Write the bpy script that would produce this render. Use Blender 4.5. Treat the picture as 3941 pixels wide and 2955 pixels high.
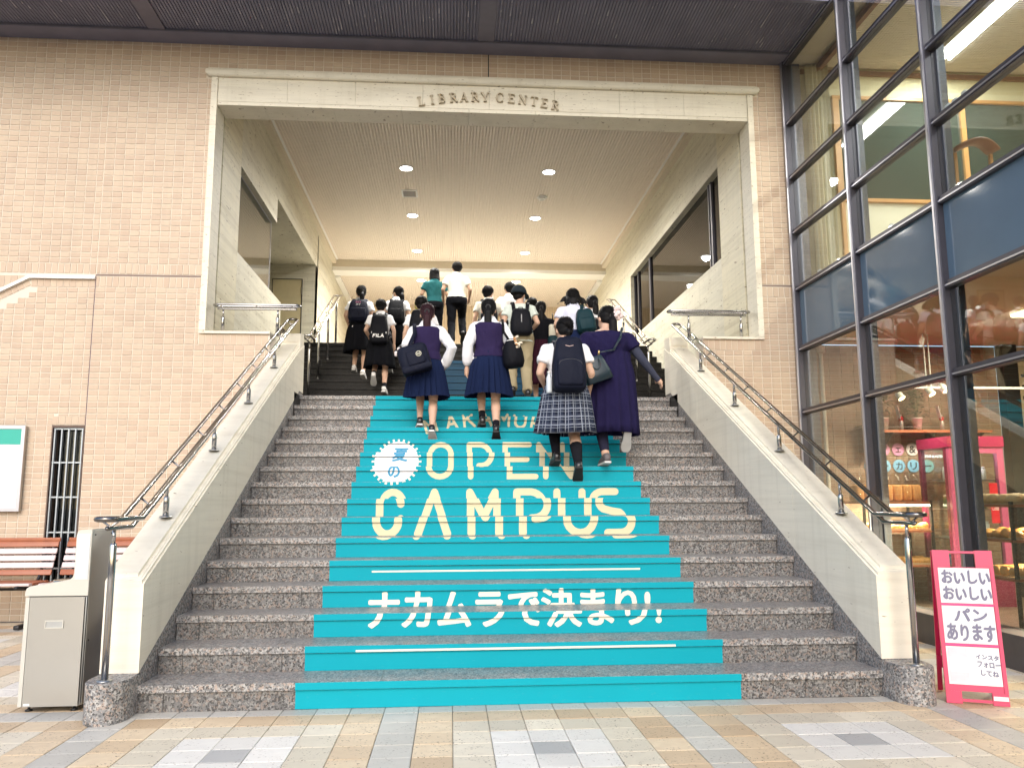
import bpy, bmesh, math, random
from mathutils import Vector, Matrix
random.seed(7)
for o in list(bpy.data.objects):
    bpy.data.objects.remove(o)
SC = bpy.context.scene
COL = SC.collection

# ---------------------------------------------------------------- camera
cam = bpy.data.cameras.new('camera')
cam.sensor_width = 36.0
cam.lens = 28.364
cam.clip_start = 0.05
cam.clip_end = 600
camo = bpy.data.objects.new('camera', cam)
COL.objects.link(camo)
YAW, PIT, ROL = 0.07527, 0.14526, -0.00423
cy, sy, cp, sp, cr, sr = math.cos(YAW), math.sin(YAW), math.cos(PIT), math.sin(PIT), math.cos(ROL), math.sin(ROL)
fwd = Vector((sy * cp, cy * cp, sp))
r0 = Vector((cy, -sy, 0)); u0 = Vector((-sy * sp, -cy * sp, cp))
rr = r0 * cr + u0 * sr; uu = u0 * cr - r0 * sr
mw = Matrix((rr, uu, -fwd)).transposed().to_4x4()
mw.translation = Vector((-0.2535, -9.572, 1.2717))
camo.matrix_world = mw
SC.camera = camo

# ---------------------------------------------------------------- daylight: bright overcast
SUN_EL, SUN_AZ = 34.0, 186.0           # azimuth from +Y clockwise: behind and a little left of the camera
w = bpy.data.worlds.new('World'); SC.world = w
w.use_nodes = True
nt = w.node_tree
bg = nt.nodes['Background']
sky = nt.nodes.new('ShaderNodeTexSky')
sky.sky_type = 'NISHITA'
sky.sun_disc = False
sky.sun_elevation = math.radians(SUN_EL)
sky.sun_rotation = math.radians(SUN_AZ)
sky.air_density = 1.0
sky.dust_density = 2.0
sky.ozone_density = 1.0
bg.inputs['Strength'].default_value = 0.15
nt.links.new(sky.outputs[0], bg.inputs[0])
sun = bpy.data.lights.new('sun', 'SUN')
sun.energy = 0.5
sun.angle = math.radians(35)
sun.color = (1.0, 0.98, 0.95)
suno = bpy.data.objects.new('sun', sun); COL.objects.link(suno)
az = math.radians(SUN_AZ); el = math.radians(SUN_EL)
sd = Vector((math.sin(az) * math.cos(el), math.cos(az) * math.cos(el), math.sin(el)))
suno.rotation_euler = sd.to_track_quat('Z', 'Y').to_euler()
suno.location = sd * 60

SC.view_settings.view_transform = 'Standard'
SC.view_settings.look = 'None'
SC.view_settings.exposure = 1.0
SC.view_settings.gamma = 1.0
SC.view_settings.use_curve_mapping = False
SC.render.engine = 'CYCLES'
SC.cycles.use_denoising = True
SC.cycles.max_bounces = 10
SC.cycles.diffuse_bounces = 5
SC.cycles.glossy_bounces = 4
SC.cycles.transparent_max_bounces = 16
SC.cycles.sample_clamp_indirect = 6
SC.cycles.caustics_reflective = False
SC.cycles.caustics_refractive = False

# ---------------------------------------------------------------- materials
class NT:
    def __init__(s, name):
        s.m = bpy.data.materials.new(name); s.m.use_nodes = True
        s.t = s.m.node_tree; s.b = s.t.nodes['Principled BSDF']
        s.out = s.t.nodes['Material Output']
    def n(s, ty, **kw):
        x = s.t.nodes.new(ty)
        for k, v in kw.items():
            if k.startswith('_'): setattr(x, k[1:], v)
            else:
                x.inputs[k.replace('__', ' ')].default_value = v
        return x
    def l(s, a, b): s.t.links.new(a, b)
    def mix(s, fac, c1, c2, mode='MIX'):
        x = s.t.nodes.new('ShaderNodeMix'); x.data_type = 'RGBA'; x.blend_type = mode
        for sock, v in ((x.inputs[0], fac), (x.inputs[6], c1), (x.inputs[7], c2)):
            if hasattr(v, 'node'): s.l(v, sock)
            else: sock.default_value = v if isinstance(v, (int, float)) else (tuple(v) + (1,))[:4]
        return x.outputs[2]
    def ramp(s, fac, stops, const=False):
        x = s.t.nodes.new('ShaderNodeValToRGB')
        e = x.color_ramp.elements
        if const: x.color_ramp.interpolation = 'CONSTANT'
        while len(e) < len(stops): e.new(0.5)
        for i, (p, c) in enumerate(stops):
            e[i].position = p
            e[i].color = (c, c, c, 1) if isinstance(c, (int, float)) else (tuple(c) + (1,))[:4]
        s.l(fac, x.inputs[0]); return x.outputs[0]
    def pos(s, scale=(1, 1, 1), rot=(0, 0, 0), obj=False):
        if obj: o = s.n('ShaderNodeTexCoord').outputs['Object']
        else: o = s.n('ShaderNodeNewGeometry').outputs['Position']
        mp = s.n('ShaderNodeMapping'); mp.inputs['Scale'].default_value = scale; mp.inputs['Rotation'].default_value = rot
        s.l(o, mp.inputs[0]); return mp.outputs[0]
    def noise(s, vec, scale, detail=3, rough=.55):
        x = s.n('ShaderNodeTexNoise', Scale=scale, Detail=detail, Roughness=rough)
        s.l(vec, x.inputs['Vector']); return x.outputs['Fac']
    def bump(s, h, strength=.2, dist=.01):
        x = s.n('ShaderNodeBump', Strength=strength, Distance=dist)
        s.l(h, x.inputs['Height']); s.l(x.outputs[0], s.b.inputs['Normal'])
    def col(s, c):
        if hasattr(c, 'node'): s.l(c, s.b.inputs['Base Color'])
        else: s.b.inputs['Base Color'].default_value = (tuple(c) + (1,))[:4]
    def p(s, rough=.6, metal=0., spec=.5):
        s.b.inputs['Roughness'].default_value = rough; s.b.inputs['Metallic'].default_value = metal
        s.b.inputs['Specular IOR Level'].default_value = spec
        return s

def sc(c, k): return tuple(x * k for x in c)
def plain(name, c, rough=.6, metal=0., spec=.5, var=.12, vs=12, bump=0., bs=60, obj=False):
    t = NT(name); t.p(rough, metal, spec)
    v = t.pos(obj=obj)
    t.col(t.mix(t.noise(v, vs), sc(c, 1 - var), sc(c, 1 + var)))
    if bump: t.bump(t.noise(v, bs, 2), bump, .004)
    return t.m
def cloth(name, c, rough=.9, weave=350, var=.1, folds=.5):
    t = NT(name); t.p(rough, 0, .12)
    v = t.pos()
    t.col(t.mix(t.noise(v, 6, 4), sc(c, 1 - var), sc(c, 1 + var)))
    mp = t.pos((1, 1, .45))
    h = t.mix(.08, t.noise(mp, 11, 3), t.noise(v, weave, 1))
    t.bump(h, folds, .03)
    return t.m
def emit(name, c, s):
    t = NT(name); t.col(c)
    t.b.inputs['Emission Color'].default_value = tuple(c) + (1,)
    t.b.inputs['Emission Strength'].default_value = s
    return t.m
def brickmat(name, c, var=.16, hue=.06):
    t = NT(name); t.p(.55, 0, .4)
    oi = t.n('ShaderNodeObjectInfo'); ge = t.n('ShaderNodeNewGeometry')
    ad = t.n('ShaderNodeMath', _operation='ADD'); t.l(oi.outputs['Random'], ad.inputs[0]); t.l(ge.outputs['Random Per Island'], ad.inputs[1])
    fr = t.n('ShaderNodeMath', _operation='FRACT'); t.l(ad.outputs[0], fr.inputs[0])
    wn = t.n('ShaderNodeTexWhiteNoise', _noise_dimensions='1D'); t.l(fr.outputs[0], wn.inputs['W'])
    c1 = (c[0] * (1 - var), c[1] * (1 - var) * (1 - hue), c[2] * (1 - var) * (1 - hue))
    c2 = (c[0] * (1 + var), c[1] * (1 + var) * (1 + hue), c[2] * (1 + var) * (1 + hue))
    cc = t.mix(wn.outputs['Value'], c1, c2)
    v = t.pos()
    sp = t.noise(v, 260, 2)
    cc = t.mix(t.ramp(sp, [(.62, 0.), (.75, .35)]), cc, sc(c, .55))
    cc = t.mix(t.ramp(t.noise(v, .9, 3), [(.35, 0.), (.75, .22)]), cc, sc(c, .72))
    vs_ = t.pos((5, 5, .32)); cc = t.mix(t.ramp(t.noise(vs_, 2.2, 4, .6), [(.48, 0.), (.72, .20)]), cc, sc(c, .66))
    t.col(cc); t.bump(sp, .12, .003)
    return t.m
def travertine(name, c, rot=(0, 0, 0), k=1.0, stretch=(.9, .9, 16), con=1.):
    t = NT(name); t.p(.5, 0, .4)
    v = t.pos(stretch, rot)
    n1 = t.noise(v, 1.3 * k, 6, .62); n2 = t.noise(v, 4.0 * k, 4, .6)
    cc = t.ramp(n1, [(.28, sc((c[0], c[1] * .95, c[2] * .86), .72)), (.46, sc(c, .93)), (.58, sc(c, 1.06)), (.74, sc((c[0], c[1] * .97, c[2] * .9), .86))])
    cc = t.mix(con, c, t.mix(t.ramp(n2, [(.35, .0), (.7, .3)]), cc, sc(c, 1.12)))
    pv = t.pos((stretch[0] * 6, stretch[1] * 6, stretch[2] * 1.4), rot)
    pit = t.ramp(t.noise(pv, 3.2, 2), [(.66 + .06 * (con < .5), 0.), (.72 + .06 * (con < .5), 1.)])
    cc = t.mix(pit, cc, sc((c[0], c[1] * .85, c[2] * .7), .42))
    sv = t.pos((4, 4, .3)); cc = t.mix(t.ramp(t.noise(sv, 2.4, 4, .6), [(.50, 0.), (.74, .22)]), cc, sc((c[0], c[1] * .95, c[2] * .86), .62))
    t.col(cc)
    ht = t.mix(.5, n2, pit); t.bump(ht, -.12, .004)
    return t.m
def granite(name, k=1.0, rough=.42, spec=.4):
    t = NT(name); t.p(rough, 0, spec)
    v = t.pos()
    def vor(s):
        x = t.n('ShaderNodeTexVoronoi', Scale=s); t.l(v, x.inputs['Vector']); return x.outputs['Color']
    def sep(c):
        x = t.n('ShaderNodeSeparateColor'); t.l(c, x.inputs[0]); return x.outputs[0]
    a = sep(vor(74)); b = sep(vor(105)); n = t.noise(v, 30, 4); d_ = sep(vor(230))
    oi = t.n('ShaderNodeObjectInfo')
    cc = t.ramp(a, [(0, sc((.52, .42, .36), k)), (.22, sc((.36, .355, .35), k)), (.5, sc((.26, .26, .265), k)), (.74, sc((.58, .565, .54), k))], True)
    cc = t.mix(t.ramp(b, [(.74, 0.), (.79, .85)]), cc, sc((.045, .044, .046), k))
    cc = t.mix(t.ramp(d_, [(.84, 0.), (.88, .6)]), cc, sc((.05, .05, .05), k))
    cc = t.mix(t.ramp(n, [(.55, 0.), (.7, .35)]), cc, sc((.36, .33, .30), k))
    cc = t.mix(t.ramp(oi.outputs['Random'], [(0, 0.), (1, .25)]), cc, sc((.25, .235, .22), k))
    t.col(cc)
    rn = t.n('ShaderNodeMapRange'); t.l(t.noise(v, 9, 3), rn.inputs[0]); rn.inputs[3].default_value = rough - .12; rn.inputs[4].default_value = rough + .14
    t.l(rn.outputs[0], t.b.inputs['Roughness'])
    return t.m
def tilemat(name, c, pit=.5, c2=None):
    t = NT(name); t.p(.5, 0, .4)
    v = t.pos((1, 1, 1))
    oi = t.n('ShaderNodeObjectInfo'); ge = t.n('ShaderNodeNewGeometry')
    ad = t.n('ShaderNodeMath', _operation='ADD'); t.l(oi.outputs['Random'], ad.inputs[0]); t.l(ge.outputs['Random Per Island'], ad.inputs[1])
    wn = t.n('ShaderNodeTexWhiteNoise', _noise_dimensions='1D'); t.l(ad.outputs[0], wn.inputs['W'])
    cc = t.mix(wn.outputs['Value'], sc(c, .88), sc(c2 or c, 1.1))
    cc = t.mix(t.ramp(t.noise(v, 14, 4), [(.35, 0.), (.7, .35)]), cc, sc(c, .82))
    pm = t.ramp(t.noise(v, 62, 2, .6), [(.60, 0.), (.65, 1.)])
    ms = t.ramp(t.noise(v, 7.5, 2), [(.44, 0.), (.54, min(1, pit * 1.7))])
    pp = t.n('ShaderNodeMath', _operation='MULTIPLY'); t.l(pm, pp.inputs[0]); t.l(ms, pp.inputs[1])
    cc = t.mix(pp.outputs[0], cc, (c[0] * .34, c[1] * .29, c[2] * .25))
    t.col(cc); t.bump(pp.outputs[0], -.5, .004)
    return t.m
def glassmat(name, tint=(.9, .93, .92), ior=1.5, refl=1.0):
    t = NT(name)
    tr = t.n('ShaderNodeBsdfTransparent'); tr.inputs[0].default_value = tint + (1,)
    gl = t.n('ShaderNodeBsdfGlossy'); gl.inputs['Roughness'].default_value = .015; gl.inputs[0].default_value = (refl, refl, refl, 1)
    fr = t.n('ShaderNodeFresnel', IOR=ior)
    gm = t.n('ShaderNodeNewGeometry'); mr = t.n('ShaderNodeMapRange')      # same reflectance on both faces of a thin pane
    t.l(gm.outputs['Backfacing'], mr.inputs[0]); mr.inputs[3].default_value = ior; mr.inputs[4].default_value = 1 / ior
    t.l(mr.outputs[0], fr.inputs['IOR'])
    mx = t.n('ShaderNodeMixShader'); t.l(fr.outputs[0], mx.inputs[0]); t.l(tr.outputs[0], mx.inputs[1]); t.l(gl.outputs[0], mx.inputs[2])
    t.l(mx.outputs[0], t.out.inputs[0])
    return t.m

BRICK = brickmat('glazed brick', (.555, .43, .315), .065, .025)
MORT = plain('mortar', (.69, .62, .52), .9, var=.1, vs=40)
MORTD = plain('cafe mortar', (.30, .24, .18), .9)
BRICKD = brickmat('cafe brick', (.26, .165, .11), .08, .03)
TRAV = travertine('travertine frame', (.75, .70, .57), con=.6)
TRAVS = travertine('travertine side', (.66, .61, .45), (0, 0, 0), 1.0, (.8, .35, 9))
TRAVI = travertine('travertine inner', (.63, .60, .48), (math.radians(-18), 0, 0), 1.0, (.7, .5, 8))
TRAVR = travertine('travertine ramp', (.86, .80, .665), (math.radians(-26), 0, 0), 1.0, (.9, .5, 12), .4)
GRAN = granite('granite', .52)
GRANT = granite('paler tread granite', .80, .34)  # same granite mix for the treads, paler and a little smoother
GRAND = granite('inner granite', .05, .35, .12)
GRANB = granite('granite block', .86, .5)
CYAN_SHADE = plain('shaded turquoise vinyl', (.010, .075, .15), .4, 0, .2, var=.08, vs=3)  # the turquoise vinyl again, with the shade of the hall put into its colour
LETS = plain('carved letter stone', (.50, .43, .31), .6)
t_ = NT('turquoise vinyl'); t_.p(.6, 0, .15)          # printed film with scuffs and a little grime
v_ = t_.pos(); cc_ = t_.mix(t_.noise(v_, 2.5, 3), (.0035, .325, .41), (.0045, .365, .45))
cc_ = t_.mix(t_.ramp(t_.noise(t_.pos((1, 1, 3)), 26, 5, .7), [(.60, 0.), (.74, .30)]), cc_, (.10, .36, .40))
cc_ = t_.mix(t_.ramp(t_.noise(t_.pos((.5, 1, 5)), 60, 3, .6), [(.70, 0.), (.76, .45)]), cc_, (.02, .16, .20))
t_.col(cc_); t_.bump(t_.noise(v_, 14, 2), .10, .004); CYAN = t_.m
LETT = plain('sand letter vinyl', (.70, .62, .40), .45, var=.04)
LETB = plain('pale letter vinyl', (.80, .76, .64), .45, var=.03)
WHITEV = plain('white vinyl', (.84, .84, .86), .4, var=.02)
BLUEV = plain('blue letter vinyl', (.03, .30, .52), .45, var=.02)
CHROME = plain('polished steel', (.46, .45, .44), .14, 1., var=.03)
STEEL = plain('brushed steel', (.44, .435, .42), .33, 1., var=.05, vs=4)
STEELL = plain('pale enamel steel', (.58, .57, .52), .35, .35, var=.03)
DARKM = plain('dark bronze frame', (.075, .072, .09), .4, .5, var=.1)
TUBE = plain('polished tube with dark reflection', (.21, .195, .185), .16, 1., var=.05)  # rail steel with a dark canopy reflection put into its base colour
EDGEM = plain('light aluminium edge', (.50, .50, .55), .35, .9, var=.05)
COLM = plain('dark steel column', (.10, .115, .15), .38, .2, var=.08)
CANO = plain('dark canopy metal', (.19, .19, .255), .5, .3, var=.25, vs=3)
CANOL = plain('chalky canopy streak', (.48, .47, .52), .8, var=.2)
CREAM = plain('cream ceiling lattice', (.80, .72, .62), .6, var=.05)
CEILB = plain('ceiling backing', (.17, .14, .11), .9)
COVE = plain('cornice stone', (.62, .55, .43), .6, var=.08)
GLASS = glassmat('clear glass', (.84, .88, .87), 1.75)
GLASSB = glassmat('tinted blue glass', (.50, .56, .62), 1.75)
GLASSG = glassmat('dark glass', (.42, .46, .46), 1.7)
GLASSC = glassmat('case glass', (.96, .97, .97), 1.45)
BLACKP = plain('black paint', (.012, .012, .014), .4)
SPAND = plain('slate blue panel', (.115, .18, .25), .06, var=.1, vs=2)
WOODR = plain('red brown wood', (.34, .105, .045), .4, var=.22, vs=9)
WOODL = plain('bleached pink wood', (.66, .54, .53), .45, var=.12, vs=9)
WOODF = plain('honey wood frame', (.56, .30, .11), .4, var=.15, vs=8)
WALLC = plain('cream plaster', (.72, .68, .46), .8, var=.04)
WALLP = plain('pale panel', (.72, .70, .56), .7, var=.03)
TANC = plain('tan plaster', (.62, .49, .35), .8, var=.05)
PINK = plain('magenta plastic', (.60, .02, .10), .32, var=.06)
PINKF = plain('pink fridge enamel', (.55, .11, .23), .3, var=.05)
DKPINK = plain('dark magenta top', (.36, .02, .085), .35)
MAROON = plain('maroon fridge side', (.20, .018, .055), .4, var=.06)
REDC = plain('red panel', (.62, .02, .035), .4)
PAPER = plain('white paper', (.82, .82, .81), .7, var=.02)
MARK = plain('purple grey marker ink', (.20, .19, .27), .6, var=.15, vs=40)
INK = plain('black ink', (.03, .03, .035), .6)
GREENP = plain('green header print', (.03, .40, .31), .4, var=.05)
LAMPW = emit('lit lamp', (1.0, .97, .92), 9)
LAMPY = emit('warm lit lamp', (1.0, .80, .42), 5)
STRIPY = emit('warm strip light', (1.0, .86, .58), 9)
FRLIT = emit('fridge light', (.82, .97, 1.0), 14)
POTM = plain('ivory pot', (.78, .78, .72), .4, var=.04)
LEAFM = plain('dark leaf', (.035, .075, .03), .5, var=.45, vs=25)
LEAFL = plain('light leaf', (.10, .17, .05), .5, var=.35, vs=25)
BREAD = plain('golden bread crust', (.60, .31, .085), .5, var=.3, vs=22)
BREADP = plain('pale bread', (.66, .44, .20), .6, var=.25, vs=22)
LOAF = plain('orange loaf', (.60, .30, .10), .6, var=.25, vs=18)
TRAYM = plain('bamboo tray', (.40, .29, .17), .5, var=.15)
PVC = plain('grey pipe paint', (.50, .47, .41), .5)
PLAST = plain('white plastic', (.80, .79, .75), .45, var=.02)
BLUEL = plain('blue carton', (.10, .25, .45), .5)
CLEARB = glassmat('clear bag film', (.93, .90, .86), 1.5)

# ---------------------------------------------------------------- mesh builder
class MB:
    def __init__(s): s.v = []; s.f = []
    def add(s, vs, fs):
        o = len(s.v); s.v += [tuple(p) for p in vs]; s.f += [tuple(i + o for i in f) for f in fs]; return s
    def box(s, x0, x1, y0, y1, z0, z1, skip=''):
        vs = [(x0, y0, z0), (x1, y0, z0), (x1, y1, z0), (x0, y1, z0), (x0, y0, z1), (x1, y0, z1), (x1, y1, z1), (x0, y1, z1)]
        fs = [('d', (0, 3, 2, 1)), ('u', (4, 5, 6, 7)), ('f', (0, 1, 5, 4)), ('r', (1, 2, 6, 5)), ('b', (2, 3, 7, 6)), ('l', (3, 0, 4, 7))]
        return s.add(vs, [f for k, f in fs if k not in skip])
    def obox(s, c, hx, hy, hz, m):
        c = Vector(c); vs = []
        for x, y, z in ((-1, -1, -1), (1, -1, -1), (1, 1, -1), (-1, 1, -1), (-1, -1, 1), (1, -1, 1), (1, 1, 1), (-1, 1, 1)):
            vs.append(c + m @ Vector((x * hx, y * hy, z * hz)))
        return s.add(vs, [(0, 3, 2, 1), (4, 5, 6, 7), (0, 1, 5, 4), (1, 2, 6, 5), (2, 3, 7, 6), (3, 0, 4, 7)])
    def beam(s, a, b, w, h, up=(0, 0, 1)):
        a = Vector(a); b = Vector(b); d = (b - a).normalized(); u = Vector(up)
        r = d.cross(u).normalized(); u = r.cross(d)
        m = Matrix((r, d, u)).transposed()
        return s.obox((a + b) / 2, w / 2, (b - a).length / 2, h / 2, m)
    def loft(s, rings, cap=True, closed=False):
        n = len(rings[0]); vs = [p for r in rings for p in r]; fs = []
        m = len(rings)
        for i in range(m if closed else m - 1):
            j = (i + 1) % m
            for k in range(n):
                q = (k + 1) % n
                fs.append((i * n + k, i * n + q, j * n + q, j * n + k))
        if cap and not closed:
            fs.append(tuple(reversed(range(n)))); fs.append(tuple((m - 1) * n + k for k in range(n)))
        return s.add(vs, fs)
    def tube(s, pts, r, n=8, cap=True, closed=False, sx=1., sy=1.):
        pts = [Vector(p) for p in pts]; m = len(pts)
        rs = r if isinstance(r, (list, tuple)) else [r] * m
        rings = []; prev = None
        for i, p in enumerate(pts):
            if closed: d = pts[(i + 1) % m] - pts[i - 1]
            else: d = pts[min(i + 1, m - 1)] - pts[max(i - 1, 0)]
            d.normalize()
            if prev is None:
                a = Vector((0, 0, 1)) if abs(d.z) < .9 else Vector((1, 0, 0))
                u = (a - d * a.dot(d)).normalized()
            else:
                u = (prev - d * prev.dot(d)).normalized()
            prev = u; v = d.cross(u)
            rings.append([p + (u * math.cos(2 * math.pi * k / n) * sx + v * math.sin(2 * math.pi * k / n) * sy) * rs[i] for k in range(n)])
        return s.loft(rings, cap, closed)
    def limb(s, pts, rs, n=10):
        # tube with rounded ends
        pts = [Vector(p) for p in pts]
        d0 = (pts[0] - pts[1]).normalized(); d1 = (pts[-1] - pts[-2]).normalized()
        P = []; R = []
        for a in (80, 50, 22):
            P.append(pts[0] + d0 * rs[0] * math.sin(math.radians(a))); R.append(rs[0] * math.cos(math.radians(a)))
        P += pts; R += list(rs)
        for a in (22, 50, 80):
            P.append(pts[-1] + d1 * rs[-1] * math.sin(math.radians(a))); R.append(rs[-1] * math.cos(math.radians(a)))
        return s.tube(P, R, n)
    def ell(s, c, r, nu=14, nv=9, m=None):
        c = Vector(c); rings = []
        for i in range(1, nv):
            t = math.pi * i / nv; ring = []
            for k in range(nu):
                a = 2 * math.pi * k / nu
                p = Vector((r[0] * math.sin(t) * math.cos(a), r[1] * math.sin(t) * math.sin(a), -r[2] * math.cos(t)))
                if m is not None: p = m @ p
                ring.append(c + p)
            rings.append(ring)
        return s.loft(rings)
    def lathe(s, c, prof, n=16):
        c = Vector(c)
        return s.loft([[c + Vector((r * math.cos(2 * math.pi * k / n), r * math.sin(2 * math.pi * k / n), z)) for k in range(n)] for r, z in prof])
    def prism(s, poly, fn, d0, d1):
        # poly: list of 2-D points, fn(u, v, depth) -> 3-D
        n = len(poly)
        vs = [fn(u, v, d0) for u, v in poly] + [fn(u, v, d1) for u, v in poly]
        fs = [tuple(range(n)), tuple(reversed(range(n, 2 * n)))] + [(k, k + n, (k + 1) % n + n, (k + 1) % n) for k in range(n)]
        return s.add(vs, fs)
    def rbox(s, c, hx, hy, hz, r, m=None, n=5, bulge=0.):
        # rounded box
        c = Vector(c); h = Vector((hx, hy, hz)); idx = {}; vs = []; fs = []
        def pt(q):
            key = tuple(round(a, 5) for a in q)
            if key in idx: return idx[key]
            p = Vector([q[i] * h[i] for i in range(3)])
            inner = Vector([max(-(h[i] - r), min(h[i] - r, p[i])) for i in range(3)])
            d = p - inner
            if d.length > 1e-9: p = inner + d.normalized() * min(r, max(h) )
            if bulge:
                p.x *= 1 + bulge * (1 - q[2] ** 2) * .5; p.y *= 1 + bulge * (1 - q[2] ** 2) * (1 - q[0] ** 2)
            if m is not None: p = m @ p
            idx[key] = len(vs); vs.append(c + p); return idx[key]
        g = [-1 + 2 * i / n for i in range(n + 1)]
        rr_ = [r / max(a, 1e-6) for a in (hx, hy, hz)]
        def gg(ax):
            k = min(.9, rr_[ax]); a = [-1, -1 + k * .35, -1 + k]; return a + [0.] + [-x for x in reversed(a)]
        for ax in range(3):
            o = [i for i in range(3) if i != ax]; ga, gb = gg(o[0]), gg(o[1])
            for sgn in (-1, 1):
                for i in range(len(ga) - 1):
                    for j in range(len(gb) - 1):
                        q = []
                        for a, b in ((ga[i], gb[j]), (ga[i + 1], gb[j]), (ga[i + 1], gb[j + 1]), (ga[i], gb[j + 1])):
                            t = [0, 0, 0]; t[ax] = sgn; t[o[0]] = a; t[o[1]] = b; q.append(pt(t))
                        if (sgn > 0) == (ax == 1): q.reverse()
                        if len(set(q)) == 4: fs.append(tuple(q))
        return s.add(vs, fs)
    def mesh(s, name):
        me = bpy.data.meshes.new(name); me.from_pydata(s.v, [], s.f); me.update(); return me
    def shift(s, d):
        s.v = [(x - d[0], y - d[1], z - d[2]) for x, y, z in s.v]; return s

def setp(o, label=None, cat=None, group=None, kind=None):
    if label: o['label'] = label
    if cat: o['category'] = cat
    if group: o['group'] = group
    if kind: o['kind'] = kind
    return o
def link(name, me, m=None, parent=None, smooth=False):
    o = bpy.data.objects.new(name, me); COL.objects.link(o)
    if m is not None:
        me.materials.clear(); me.materials.append(m)
    if smooth: me.polygons.foreach_set('use_smooth', [True] * len(me.polygons))
    if parent is not None: o.parent = parent
    return o
def thing(name, label, cat, loc=(0, 0, 0), rz=0., group=None):
    o = bpy.data.objects.new(name, None); COL.objects.link(o)
    o.empty_display_size = .1
    o.location = loc; o.rotation_euler = (0, 0, rz)
    return setp(o, label, cat, group)
def rootof(p):
    while p.parent is not None: p = p.parent
    return p
def part(name, mb, m, parent, smooth=False, world=True, label=None, kind=None):
    # mesh given in world coordinates becomes a child placed at its thing's origin
    if world: mb.shift(rootof(parent).location)
    o = link(name, mb.mesh(name), m, parent, smooth)
    return setp(o, label, None, None, kind)
def struct(name, mb, m, smooth=False, label=None):
    o = link(name, mb.mesh(name), m, None, smooth)
    return setp(o, label, None, None, 'structure')
def solo(name, mb, m, label, cat, smooth=False, group=None):
    o = link(name, mb.mesh(name), m, None, smooth)
    return setp(o, label, cat, group)
def smooth_by_angle(o, deg=40):
    me = o.data
    me.polygons.foreach_set('use_smooth', [True] * len(me.polygons))
    try: me.set_sharp_from_angle(angle=math.radians(deg))
    except Exception: pass
    return o
def textmesh(s, size=1., offset=0., extrude=0., align='CENTER', shear=0., space=1.):
    cu = bpy.data.curves.new('txt', 'FONT'); cu.body = s; cu.size = size; cu.offset = offset; cu.extrude = extrude
    cu.align_x = align; cu.align_y = 'CENTER'; cu.shear = shear; cu.resolution_u = 3; cu.space_character = space
    o = bpy.data.objects.new('txt', cu); COL.objects.link(o)
    dg = bpy.context.evaluated_depsgraph_get()
    me = bpy.data.meshes.new_from_object(o.evaluated_get(dg))
    bpy.data.objects.remove(o); bpy.data.curves.remove(cu)
    return me
def mesh_bounds(me):
    xs = [v.co.x for v in me.vertices]; ys = [v.co.y for v in me.vertices]
    return min(xs), max(xs), min(ys), max(ys)
def text_mb(s, x0, x1, y0, y1, fn, offset=0., depth=0., **kw):
    # text fitted to the rectangle, mapped by fn(u, v, d)
    me = textmesh(s, 1., offset, .01 if depth else 0., **kw)
    a, b, c, d = mesh_bounds(me); mb = MB()
    vs = [fn(x0 + (v.co.x - a) / (b - a) * (x1 - x0), y0 + (v.co.y - c) / (d - c) * (y1 - y0), (v.co.z / .01 * .5 + .5) * depth if depth else 0.) for v in me.vertices]
    mb.add(vs, [tuple(p.vertices) for p in me.polygons])
    bpy.data.meshes.remove(me)
    return mb
def stroke2d(pts, wdt, n=8):
    # flat stroke with round ends and joints, as a list of convex polygons
    out = []
    for i in range(len(pts) - 1):
        (ax, ay), (bx, by) = pts[i], pts[i + 1]
        L = math.hypot(bx - ax, by - ay) or 1e-6; nx, ny = -(by - ay) / L, (bx - ax) / L
        ang = math.atan2(by - ay, bx - ax); r = wdt / 2; poly = []
        for k in range(n + 1):
            t = ang - math.pi / 2 + math.pi * k / n; poly.append((bx + r * math.cos(t), by + r * math.sin(t)))
        for k in range(n + 1):
            t = ang + math.pi / 2 + math.pi * k / n; poly.append((ax + r * math.cos(t), ay + r * math.sin(t)))
        out.append(poly)
    return out
def arc2d(cx, cy, rx, ry, a0, a1, n=14):
    return [(cx + rx * math.cos(math.radians(a0 + (a1 - a0) * k / n)), cy + ry * math.sin(math.radians(a0 + (a1 - a0) * k / n))) for k in range(n + 1)]
def ribbon2d(pts, w, cap0=True, cap1=True, n=6):
    # one ribbon with mitred bends and round ends: 2-D vertices and faces
    P = [Vector(p) for p in pts]; r = w / 2; L = []; Rr = []
    m = len(P)
    for i in range(m):
        a = P[i] - P[i - 1] if i else P[1] - P[0]
        b = P[i + 1] - P[i] if i < m - 1 else P[-1] - P[-2]
        a.normalize(); b.normalize(); t = (a + b)
        t = t.normalized() if t.length > 1e-4 else b
        nn = Vector((-t.y, t.x)); k = r / max(.45, nn.dot(Vector((-a.y, a.x))))
        L.append(P[i] + nn * k); Rr.append(P[i] - nn * k)
    vs = L + Rr; fs = [(m + i, m + i + 1, i + 1, i) for i in range(m - 1)]
    for on, p, d, il, ir in ((cap0, P[0], P[0] - P[1], 0, m), (cap1, P[-1], P[-1] - P[-2], m - 1, 2 * m - 1)):
        if not on: continue
        d = d.normalized(); a0 = math.atan2(d.y, d.x); ids = []
        for k in range(1, n):
            t = a0 - math.pi / 2 + math.pi * k / n; ids.append(len(vs)); vs.append(p + Vector((math.cos(t), math.sin(t))) * r)
        f = [ir if il == m - 1 else il] + ids + [il if il == m - 1 else ir]
        fs.append(tuple(f))
    return [(v.x, v.y) for v in vs], fs
def ribbons_mb(lst, fn, step=.0004):
    mb = MB()
    for i, (pts, w) in enumerate(lst):
        vs, fs = ribbon2d(pts, w); mb.add([fn(u, v, i * step) for u, v in vs], fs)
    return mb

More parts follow.
